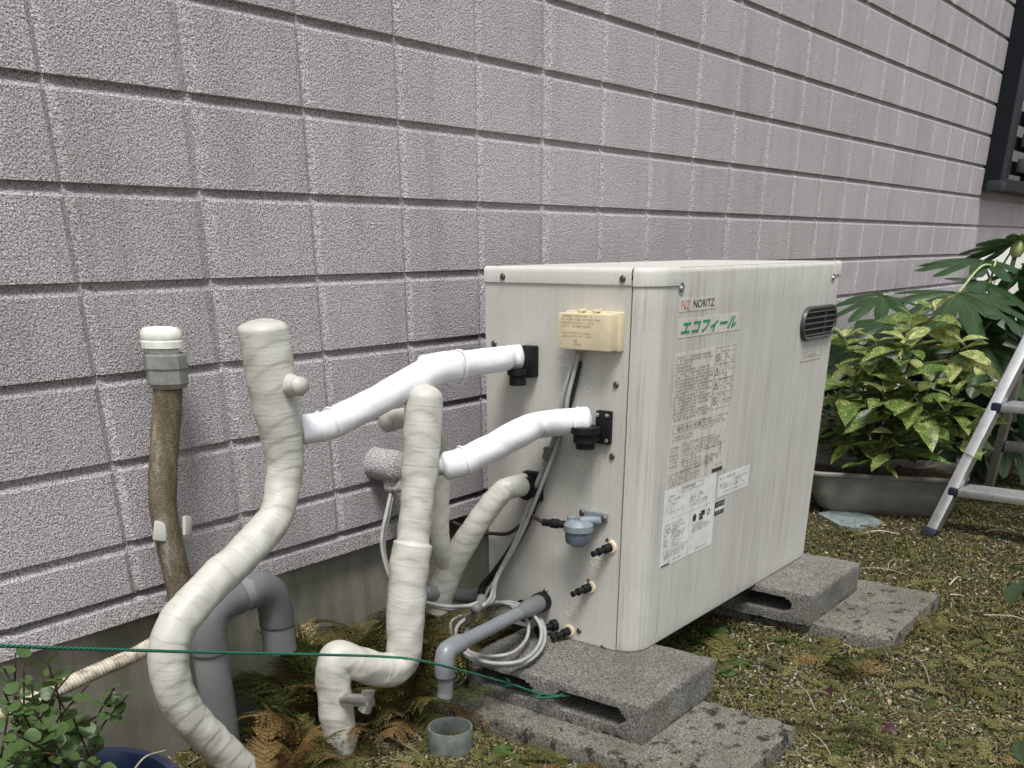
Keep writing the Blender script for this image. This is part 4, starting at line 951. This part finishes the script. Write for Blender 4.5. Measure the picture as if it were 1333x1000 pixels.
# fatsia: big palmate leaves
def fatsia_me(seed, lobes=8):
    rr = random.Random(seed); vs = [(0, 0, 0)]; fs = []; mats = []; span = R_(250); NR = 6; per = 10; NA = lobes*per+1
    centers = [(-span/2+span*(i+.5)/lobes) for i in range(lobes)]; lens = [(.62+.38*math.cos(c*.62))*rr.uniform(.93, 1.05) for c in centers]
    for i in range(NA):
        th = -span/2+span*i/(NA-1); k = min(lobes-1, int((th+span/2)/span*lobes)); f = abs((th-centers[k])/(span/lobes/2)); sign = (i % 2)*.035
        R = lens[k]*(1-.56*min(1, f)**1.45)*(1+(sign if .15 < f < .85 else 0))
        for j in range(1, NR+1):
            r = R*j/NR; z = -.30*(r**2)-.10*f*r*(j/NR) + .06*r + .02*math.sin(5*th+seed)
            vs.append((r*math.sin(th), r*math.cos(th), z))
    idx = lambda i, j: 0 if j == 0 else 1+i*NR+j-1
    for i in range(NA-1):
        fs.append((0, idx(i, 1), idx(i+1, 1)))
        for j in range(1, NR): fs.append((idx(i, j), idx(i, j+1), idx(i+1, j+1), idx(i+1, j)))
    nl = len(fs)
    for c, L in zip(centers, lens):      # pale midribs
        for j in range(5):
            ra, rb = L*.92*j/5, L*.92*(j+1)/5; o = len(vs); w0, w1 = .007*(1-j/5.5), .007*(1-(j+1)/5.5)
            for r, w in ((ra, w0), (rb, w1)):
                z = -.30*r*r+.06*r+.02*math.sin(5*c+seed)+.006
                for s in (-1, 1): vs.append((r*math.sin(c)+s*w*math.cos(c), r*math.cos(c)-s*w*math.sin(c), z))
            fs.append((o, o+1, o+3, o+2))
    m = me_from('fl', vs, fs, True); m.materials.append(M('fatsia_leaf')); m.materials.append(M('fatsia_vein'))
    for i, p in enumerate(m.polygons): p.material_index = 0 if i < nl else 1
    return m
fm = [fatsia_me(i, 8 if i != 1 else 7) for i in range(4)]
froot = Vector((2.75, -.42, 0))
fat = thing('fatsia_shrub', froot, 'dark green fatsia shrub with large glossy palmate leaves behind the planter', 'shrub')
for i, (a, c, xx, s, az, el) in enumerate(((1247, 382, 2.25, .34, 200, -14), (1288, 370, 2.55, .30, 250, -16), (1280, 340, 2.7, .30, 175, 2), (1150, 385, 2.0, .22, 150, -10), (1305, 412, 2.3, .30, 290, -22), (1200, 440, 2.2, .30, 215, -25), (1322, 318, 3.0, .26, 170, 18), (1330, 350, 2.7, .28, 310, -10), (1280, 450, 2.2, .30, 250, -30), (1120, 450, 2.05, .26, 160, -30), (1160, 420, 2.3, .28, 190, -20), (1318, 470, 2.3, .28, 280, -35), (1110, 490, 2.15, .24, 150, -25), (1325, 520, 2.35, .28, 300, -40), (1240, 500, 2.3, .28, 215, -40), (1180, 500, 2.25, .28, 180, -35), (1310, 560, 2.4, .28, 260, -40), (1250, 560, 2.35, .26, 220, -40), (1130, 540, 2.2, .24, 170, -40), (1318, 385, 2.8, .34, 240, -20), (1330, 430, 2.9, .34, 265, -25), (1290, 420, 3.0, .34, 230, -25), (1265, 425, 2.6, .32, 225, -30), (1328, 500, 2.7, .32, 250, -30), (1290, 500, 2.7, .32, 230, -30), (1150, 470, 2.5, .32, 190, -25))):
    p = onx(a, c, xx); d = Vector((math.cos(R_(az))*math.cos(R_(el)), math.sin(R_(az))*math.cos(R_(el)), math.sin(R_(el))))
    if p.y > -.06: p.y = -.06
    link('leaf', fm[i % 4], None, fat, orient(p, d, s=s, roll=random.uniform(-.25, .25)))
    src = froot + Vector((random.uniform(-.12, .12), random.uniform(-.08, .08), .35+.5*max(0, p.z-.5)))
    if i in (0, 1): src = onx(1300 if i == 0 else 1298, 348 if i == 0 else 345, 2.75)
    link('petiole', tube_me([src, src.lerp(p, .5)+Vector((0, 0, .05)), p], .0048, 7), 'pale_stem', fat)
for k in range(4):
    T = (onx(1322, 330, 2.9), froot+Vector((.1, .1, .6)), froot+Vector((-.2, .05, .55)), froot+Vector((-.35, 0, .45)))[k]
    link('trunk', tube_me([froot+Vector((.05*k-.1, .02*k, -.02)), froot.lerp(T, .5)+Vector((.02, 0, 0)), T], lambda t: .018-.008*t, 9), 'bark', fat)
bp = onx(1324, 326, 2.9)
link('flower_bud', lathe_me([(0, -.03), (.018, -.026), (.03, -.005), (.028, .02), (.012, .04), (0, .042)], 14, Matrix.Translation(bp)), 'pale_stem', fat)
for k in range(9):
    a = k*.7; d = Vector((math.cos(a), math.sin(a), .9)); link('leaf', avar[0], None, fat, orient(bp+Vector((0, 0, .03)), d, s=.06))
# white board leaning beyond the shrub
tag(link('white_board', box_me(3.93, 5.2, -.09, -.07, -.02, .925, .004), 'board_white'), 'white board standing against the wall behind the fatsia', 'board')

# ------------------------------------------------------------------ FERNS
def frond_me(seed, np_=15, width=.30, arch=.35, mat='fern_green', drop=0.25, coarse=1.0):
    rr = random.Random(seed); vs = []; fs = []
    def quad(p, d, L, w, nrm):
        s = d.cross(nrm).normalized()*w; o = len(vs); vs.extend([p, p+d*L*.45+s, p+d*L, p+d*L*.45-s]); fs.append((o, o+1, o+2, o+3))
    def pos(t): return Vector((.05*math.sin(t*2+seed), t, arch*(t-1.25*t*t)))
    for i in range(11):
        pass
    st = [pos(i/12) for i in range(13)]
    for i in range(12):
        o = len(vs); w = .006*(1-i/13); vs.extend([st[i]+Vector((-w, 0, 0)), st[i]+Vector((w, 0, 0)), st[i+1]+Vector((w, 0, 0)), st[i+1]+Vector((-w, 0, 0))]); fs.append((o, o+1, o+2, o+3))
    for i in range(np_):
        t = .16+.82*i/(np_-1); p = pos(t); tan = (pos(min(1, t+.02))-pos(t-.02)).normalized()
        L = width*(math.sin(math.pi*min(1, .22+.78*(1-t)**.9))**.9)*(1.02-.25*t)*rr.uniform(.85, 1.1)+.02
        for s in (-1, 1):
            if rr.random() < .09: continue
            side = Vector((s, 0, 0)); d = (side*.84+tan*(.52+rr.uniform(-.28, .28))+Vector((0, 0, -drop*rr.uniform(.0, 1.9)))).normalized(); nrm = side.cross(tan)*s; 
            nrm = (nrm if nrm.z > 0 else -nrm).normalized(); nk = max(3, int(L/(.028*coarse)))
            dd = d.copy()
            q = p.copy()
            for k in range(nk):
                f = k/nk; ll = (.058*(1-f*.75)+.012)*rr.uniform(.8, 1.15)*coarse; per = nrm.cross(d).normalized()
                for s2 in (-1, 1):
                    e = (per*s2*.75+d*.66+nrm*rr.uniform(-.25, .15)).normalized(); quad(q, e, ll, ll*.21, nrm)
                q = q + d*(L/nk); d = (d+Vector((0, 0, -.06))).normalized()
            quad(q, d, .03, .007, nrm)
    m = me_from('frond', vs, fs); m.materials.append(M(mat)); return m
FR = {mt: [frond_me(i*7+k, 13+i % 4, .27+.05*(i % 3), .30+.12*(i % 3), mt) for i in range(4)] for k, mt in enumerate(('fern_green', 'fern_olive', 'fern_brown', 'fern_tan'))}
FRS = {mt: [frond_me(i*7+k+100, 8, .30+.05*(i % 3), .22+.12*(i % 3), mt, .15, 2.1) for i in range(3)] for k, mt in enumerate(('fern_green', 'fern_olive', 'fern_brown', 'fern_tan'))}
rf = random.Random(5)
def fern(base, n, size, mix, label, az0=0, az1=360, el=(10, 60), group=None):
    f = thing('fern', base, label, 'fern', group)
    for i in range(n):
        mt = rf.choices(('fern_green', 'fern_olive', 'fern_brown', 'fern_tan'), mix)[0]; a = R_(rf.uniform(az0, az1)); e = R_(rf.uniform(*el))
        d = Vector((math.cos(a)*math.cos(e), math.sin(a)*math.cos(e), math.sin(e)))
        link('frond', rf.choice((FR if size > .13 else FRS)[mt]), None, f, orient(Vector(base)+Vector((rf.uniform(-.03, .03), rf.uniform(-.03, .03), 0)), d, s=size*rf.uniform(.7, 1.2), roll=rf.uniform(-.5, .5)))
    return f
fern((-.90, -.12, .0), 36, .21, (6, 5, 2, .4), 'olive and brown fern clump between the two wrapped pipes', 0, 360, (25, 80))
fern((-1.01, -.14, -.01), 30, .19, (5, 4, 2.5, .5), 'olive-brown fern clump beside the large grey drain pipe', 0, 360, (15, 75))
fern((-.80, -.20, -.01), 28, .21, (6, 5, 1.5, .5), 'olive fern clump behind the crank of the middle wrapped pipe', 0, 360, (10, 65))
fern((-1.11, -.235, -.01), 20, .135, (1.5, 2, 5, .6), 'rusty brown fern spilling in front of the cranked pipe foot', 0, 360, (20, 75))
fern((-.72, -.075, .10), 14, .23, (2, 4, 4, .3), 'dark fern hanging under the siding beside the wall cap cables', 150, 330, (0, 60))
fern((-1.24, -.26, -.01), 14, .16, (0, 1, 6, 2), 'dry brown fern tuft at the foot of the tall wrapped pipe', 0, 360, (5, 60))
fern((-.60, -.17, .02), 12, .17, (1, 5, 2, 2), 'fern tuft under the cable coil behind the block', 0, 360, (5, 50))
for i, (x, y, n, s, mx, lab) in enumerate(((-.20, -.66, 7, .12, (3, 3, .5, 0), 'small green fern in the gap between the two blocks'), (.03, -.86, 9, .12, (3, 4, 1, 0), 'low yellow-green fern against the rear paving slab'), (-.80, -.62, 8, .085, (2, 5, 1, 0), 'small olive fern beside the grey pipe socket'), (-.36, -1.00, 7, .09, (3, 3, 1, 0), 'small fern at the near corner of the stained slab'), (.36, -1.02, 7, .11, (2, 4, 2, 0), 'low fern along the rim of the rear slab'))):
    fern((x, y, 0), n, s, mx, lab, 0, 360, (3, 35))

# ------------------------------------------------------------------ BLUE TUB AND VINE
pb = onz(92, 1036, .22); pb.z = 0; RT = .145; ZR = .22
tb = thing('plastic_tub', pb, 'dark blue plastic tub beneath the round-leaved vine', 'tub')
link('tub_body', lathe_me([(0, 0), (RT*.74, 0), (RT*.78, .01), (RT*.93, ZR-.03), (RT, ZR-.026), (RT+.008, ZR-.018), (RT+.008, ZR-.004), (RT+.003, ZR), (RT-.010, ZR), (RT-.014, ZR-.01), (RT-.03, ZR-.09), (0, ZR-.09)], 56, Matrix.Translation(pb)), 'blue_plastic', tb)
link('potting_soil', lathe_me([(0, .0), (RT-.028, 0), (RT-.03, .012), (0, .02)], 30, Matrix.Translation(pb+Vector((0, 0, ZR-.095)))), 'soil', tb)
vn = thing('wire_vine', pb+Vector((0, 0, ZR-.08)), 'wiry vine with small round green leaves in the blue tub', 'vine')
def disc_leaf(seed):
    rr = random.Random(seed); vs = [(0, .5, -.03)]; n = 12
    for i in range(n): a = 2*math.pi*i/n; r = .5*(1+.08*rr.uniform(-1, 1)); vs.append((r*math.sin(a)*.95, .5-r*math.cos(a), .05*math.cos(2*a)+.02))
    m = me_from('dl', vs, [(0, 1+i, 1+(i+1) % n) for i in range(n)], True); m.materials.append(M('vine_leaf')); return m
dls = [disc_leaf(i) for i in range(4)]
rv = random.Random(21)
vine_targets = [(20, 850, -.36), (62, 860, -.40), (95, 872, -.42), (40, 880, -.40), (118, 886, -.42), (150, 893, -.40), (166, 905, -.40), (60, 905, -.40), (20, 905, -.44), (95, 935, -.46), (45, 945, -.5), (15, 940, -.42), (75, 965, -.5), (30, 985, -.5), (100, 975, -.46), (5, 870, -.38), (10, 925, -.5), (55, 890, -.36), (130, 930, -.42), (5, 965, -.5), (25, 920, -.5), (45, 925, -.52), (20, 955, -.55), (60, 980, -.55), (10, 990, -.55), (35, 965, -.52), (80, 990, -.5), (5, 900, -.48), (30, 865, -.42), (75, 890, -.45)]
for i, (a, c, y) in enumerate(vine_targets):
    T = ony(a, c, y); src = pb+Vector((rv.uniform(-.09, .06), rv.uniform(-.07, .07), ZR-.09)); mid = src.lerp(T, .5)+Vector((rv.uniform(-.05, .03), rv.uniform(-.03, .03), .05))
    cp_ = catmull([src, mid, T], 10)
    link('stem', tube_me([src, mid, T], .0013, 5, smooth_n=8), 'vine_stem', vn)
    for k in range(14):
        t = .22+.78*k/13; P = cp_[min(len(cp_)-1, int(t*(len(cp_)-1)))]; az = rv.uniform(0, 6.28); d = Vector((math.cos(az), math.sin(az), rv.uniform(-.3, .5)))
        link('leaf', rv.choice(dls), None, vn, orient(P, d, s=rv.uniform(.012, .024), roll=rv.uniform(-.8, .8)))
tag(link('dry_stalk', tube_me([ony(172, 1005, -.5), ony(190, 985, -.48), ony(216, 977, -.46)], .0013, 5), 'pale_wood'), 'thin dry stalk lying across the rim of the blue tub', 'stalk')

# near sprigs at the right edge
simple('sprig_stem', (.08, .07, .03), .7)
sgm = leaf_me(1, .5, .15, .2, 7, 0, 3); sgm.materials.append(M('dark_leaf'))
for nm, anchor, leaves, lab in (('upper', (1400, 900), ((1322, 742, .30), (1328, 765, .29), (1318, 772, .30), (1336, 750, .31), (1340, 780, .28)), 'leafy green sprig reaching in above the litter opposite the rear slab'), ('lower', (1420, 1120), ((1312, 985, .16), (1325, 972, .17), (1332, 995, .15), (1345, 985, .16)), 'dark leafy sprig low over the litter opposite the stained slab')):
    base = onz(*anchor, 0); sh = thing('leafy_sprig', base, lab, 'sprig')
    C0 = onz(leaves[0][0]+22, leaves[0][1]+12, leaves[0][2]); link('stem', tube_me([base, base.lerp(C0, .6)+Vector((0, 0, .05)), C0], .003, 6), 'sprig_stem', sh)
    for k, (a, c, z) in enumerate(leaves):
        P = onz(a, c, z); d = (P-C0); d.z += .01; link('leaf', sgm, None, sh, orient(C0.lerp(P, .2), d.normalized(), s=max(.035, d.length*1.1), roll=(-1)**k*.5))

# ------------------------------------------------------------------ GROUND LITTER
def blocked(x, y):
    if -.775 < x < -.418 and -.952 < y < -.21: return True
    if .145 < x < .598 and -.948 < y < -.23: return True
    if (x-cc.x)**2+(y-cc.y)**2 < (rc+.004)**2: return True
    if abs((x-pc.x)*pu.x+(y-pc.y)*pu.y) < HX-.09 and abs((x-pc.x)*pv.x+(y-pc.y)*pv.y) < HY-.07: return True
    return (x-pb.x)**2+(y-pb.y)**2 < (RT*.8)**2
def scatter_pts(n, seed, dens=None):
    g = np.random.default_rng(seed); out = []
    while len(out) < n:
        u = g.uniform(-60, 1400); v = g.uniform(560, 1060)**1.0
        P = onz(u, v, 0)
        # even out: accept by ground density per picture area, thinned far away
        if P.y > .015 or P.x > 5 or P.y < -2.2: continue
        if blocked(P.x, P.y): continue
        if dens and g.uniform() > dens(P.x, P.y): continue
        out.append((P.x, P.y))
    return out
def moss_d(x, y): 
    d = mnoise.noise(Vector((x*2.4, y*2.4, 1)))*.9+mnoise.noise(Vector((x*8, y*8, 4)))*.4
    return max(.12, min(1, .62+d))
def chips(name, n, seed, size, mat, flat=.35, curl=.25, dens=None, aspect=(.25, .7), zoff=.002, skew=1.0):
    g = np.random.default_rng(seed); P = scatter_pts(n, seed, dens); V = np.zeros((n*4, 3), np.float32); rn = np.zeros(n*4, np.float32)
    for i, (x, y) in enumerate(P):
        L = g.uniform(*size); W = L*g.uniform(*aspect); a = g.uniform(0, 6.28); d = np.array([math.cos(a), math.sin(a), g.normal()*flat]); s = np.array([-math.sin(a), math.cos(a), g.normal()*flat])
        c = np.array([x, y, gheight(x, y)+zoff+g.uniform(0, .006)]); k = np.array([0, 0, curl*L*g.uniform(-.3, 1)])
        V[i*4] = c-d*L/2+k; V[i*4+1] = c-s*W/2; V[i*4+2] = c+d*L/2+k*.5; V[i*4+3] = c+s*W/2; rn[i*4:i*4+4] = g.uniform()**skew
    F = np.arange(n*4).reshape(n, 4); m = me_from(name, V.tolist(), F.tolist())
    at = m.attributes.new('rnd', 'FLOAT', 'POINT'); at.data.foreach_set('value', rn); return link(name, m, mat)
def mossd2(x, y): return moss_d(x, y)
tag(chips('leaf_litter', 26000, 1, (.005, .015), 'litter', dens=lambda x, y: 1.15-.6*moss_d(x, y), skew=1.9), 'brown and tan dry leaf litter strewn over the soil', 'leaf litter', kind='stuff')
tag(chips('dry_needles', 9000, 2, (.014, .040), 'litter', .22, .05, aspect=(.035, .075), zoff=.005, skew=.8), 'thin straw-coloured needles and stalks over the litter', 'needles', kind='stuff')
tag(chips('moss', 110000, 3, (.004, .0095), 'moss', .8, .6, dens=moss_d, aspect=(.4, .9), zoff=.002), 'olive green moss cushions between the litter', 'moss', kind='stuff')
# gravel chips
def gravel(n, seed):
    g = np.random.default_rng(seed); P = scatter_pts(n, seed, lambda x, y: 1.0 if (-.7 < x < .25 and y < -.7) or (x < -.72 and y < -.35) else .22); vs = []; fs = []; rn = []
    for (x, y) in P:
        s = g.uniform(.0025, .0075); o = len(vs); z = gheight(x, y)+.002
        pts = [(1,0,0),(0,1,0),(-1,0,0),(0,-1,0),(.2,.1,.8)]; a = g.uniform(0, 6.28); q = g.uniform(.6, 1)
        for p in pts:
            X, Y, Z = [c_*s*g.uniform(.65, 1.2) for c_ in p]; vs.append((x+X*math.cos(a)-Y*q*math.sin(a), y+X*math.sin(a)+Y*q*math.cos(a), z+Z))
        fs += [(o, o+1, o+4), (o+1, o+2, o+4), (o+2, o+3, o+4), (o+3, o, o+4)]; rn += [g.uniform()]*5
    m = me_from('gravel', vs, fs); at = m.attributes.new('rnd', 'FLOAT', 'POINT'); at.data.foreach_set('value', np.array(rn, np.float32)); return link('gravel', m, 'gravel')
tag(gravel(9000, 4), 'small grey and pale gravel chips in the soil', 'gravel', kind='stuff')
# tiny sprig moss fronds
def sprigs(n, seed):
    g = random.Random(seed); base = [frond_me(50+i, 6, .34, .15, 'fern_olive', .1, 2.6) for i in range(3)]; P = scatter_pts(n, seed, moss_d); vs = []; fs = []; rn = []
    data = [([v.co.copy() for v in m.vertices], [tuple(p.vertices) for p in m.polygons]) for m in base]
    for x, y in P:
        v, f = g.choice(data); a = g.uniform(0, 6.28); mw = orient(Vector((x, y, gheight(x, y)+.008)), Vector((math.cos(a), math.sin(a), g.uniform(0, .35))), s=g.uniform(.028, .065)); o = len(vs); vs += [mw @ c_ for c_ in v]; fs += [tuple(o+i for i in q) for q in f]; rn += [g.uniform(.3, 1)]*len(v)
    m = me_from('sprig_moss', vs, fs); at = m.attributes.new('rnd', 'FLOAT', 'POINT'); at.data.foreach_set('value', np.array(rn, np.float32)); return link('sprig_moss', m, 'moss')
tag(sprigs(520, 6), 'feathery yellow-green moss sprigs lying over the ground', 'moss', kind='stuff')

# weeds
def weed_me(seed):
    rr = random.Random(seed); vs = []; fs = []
    for k in range(8):
        a = k*2.4; R = rr.uniform(.25, .9); c = Vector((math.cos(a)*R, math.sin(a)*R, .25+rr.uniform(0, .3))); s = rr.uniform(.30, .48); o = len(vs); vs.append(c-Vector((0, 0, .08)))
        tx_, ty = rr.uniform(-.3, .3), rr.uniform(-.3, .3)
        for i in range(9):
            b_ = 2*math.pi*i/9+a; r = s*(1 if i else .55); vs.append(c+Vector((r*math.cos(b_), r*math.sin(b_), r*(tx_*math.cos(b_)+ty*math.sin(b_)))))
        fs += [(o, o+1+i, o+1+(i+1) % 9) for i in range(9)]
    m = me_from('weed', vs, fs, True); m.materials.append(M('weed_leaf')); return m
wm = [weed_me(i) for i in range(3)]
for i, (a, c, s) in enumerate(((655, 985, .028), (688, 992, .024), (700, 975, .018), (625, 985, .02), (860, 848, .035), (905, 858, .03), (885, 868, .03), (930, 830, .034), (945, 882, .028), (962, 870, .024), (1105, 940, .020), (1140, 930, .016), (1100, 978, .022), (1075, 965, .018), (1245, 928, .018), (1285, 845, .018), (1320, 853, .016), (1020, 838, .024), (905, 838, .026), (1100, 985, .02), (1225, 660, .05), (1215, 650, .05), *[(rf.uniform(860, 1330), rf.uniform(700, 990), rf.uniform(.010, .018)) for _ in range(34)])):
    P = onz(a, c, 0); P.z = gheight(P.x, P.y)
    if blocked(P.x, P.y): continue
    o = link('weed', wm[i % 3], None, None, Matrix.Translation(P) @ Matrix.Rotation(i*1.3, 4, 'Z') @ Matrix.Scale(s, 4))
    tag(o, 'small green weed with rounded leaves growing through the ground litter', 'weed', 'small weeds in the litter')
for a, c, s in ((1072, 905, .026), (1105, 953, .024), (1148, 953, .026)):
    P = onz(a, c, 0); P.z = gheight(P.x, P.y)+.010
    ml = leaf_me(1, .95, .3, .3, 6, .06, int(a)); tag(link('fallen_leaf', ml, 'maroon_leaf', None, orient(P, (math.cos(a), math.sin(a), .1), s=s*1.25, roll=.5)), 'dark maroon fallen leaf on the litter before the slabs', 'fallen leaf', 'maroon fallen leaves')
# twigs and stalks one can pick out
TW = [((470, 955), (420, 985), .0035, 'twig_brown'), ((500, 945), (590, 912), .0028, 'twig_brown'), ((395, 990), (505, 940), .003, 'twig_brown'), ((545, 985), (500, 960), .003, 'twig_brown'), ((1190, 862), (1210, 898), .0028, 'twig_brown'),
      ((1075, 797), (1118, 842), .0012, 'pale_wood'), ((1120, 743), (1182, 750), .0012, 'pale_wood'), ((1155, 745), (1165, 730), .0012, 'pale_wood'), ((1280, 806), (1340, 812), .0018, 'pale_wood'), ((1122, 699), (1170, 700), .003, 'pale_wood'), ((1281, 698), (1312, 697), .0025, 'pale_wood'),
      ((1235, 765), (1250, 757), .003, 'pale_wood'), ((1235, 780), (1253, 782), .0025, 'pale_wood'), ((1000, 855), (1008, 845), .0014, 'pale_wood'), ((1035, 895), (1060, 930), .0012, 'pale_wood'), ((1055, 960), (1080, 990), .0013, 'pale_wood'), ((300, 935), (360, 1005), .004, 'twig_brown'), ((318, 940), (345, 950), .0025, 'twig_brown'), ((240, 1000), (330, 940), .002, 'twig_brown')]
rt = random.Random(3)
for (a, c), (a2, c2), r, mt in TW:
    A, B = onz(a, c, 0), onz(a2, c2, 0); A.z = gheight(A.x, A.y)+.012; B.z = gheight(B.x, B.y)+.012
    if A.y > -.05: A.y = -.05
    if B.y > -.05: B.y = -.05
    m_ = A.lerp(B, .5)+Vector((rt.uniform(-.01, .01), rt.uniform(-.01, .01), rt.uniform(0, .012)))
    if mt == 'pale_wood': tag(link('dry_stalk', tube_me([A, m_, B], lambda t: r*(1.15-.5*t), 6), mt), 'thin pale dry stalk lying on the ground litter', 'stalk', 'pale stalks on the ground')
    else: tag(link('twig', tube_me([A, m_, B], lambda t: r*(1.2-.6*t), 6), mt), 'brown bare twig lying on the ground near the pipes and slabs', 'twig', 'brown twigs on the ground')
# flat bluish scrap
fl = [onz(a, c, 0) for a, c in ((1064, 672), (1085, 668), (1110, 669), (1135, 676), (1150, 684), (1138, 690), (1112, 692), (1092, 688), (1078, 680))]
fl = [Vector((p.x, p.y, .012)) for p in fl]; n = len(fl); vs = fl + [p-Vector((0, 0, .012)) for p in fl]
tag(link('flat_stone', me_from('flat', vs, [tuple(range(n))[::-1]] + [(i, (i+1) % n, n+(i+1) % n, n+i) for i in range(n)]), 'blue_flat'), 'flat pale bluish stone set in the ground before the planter', 'stone')
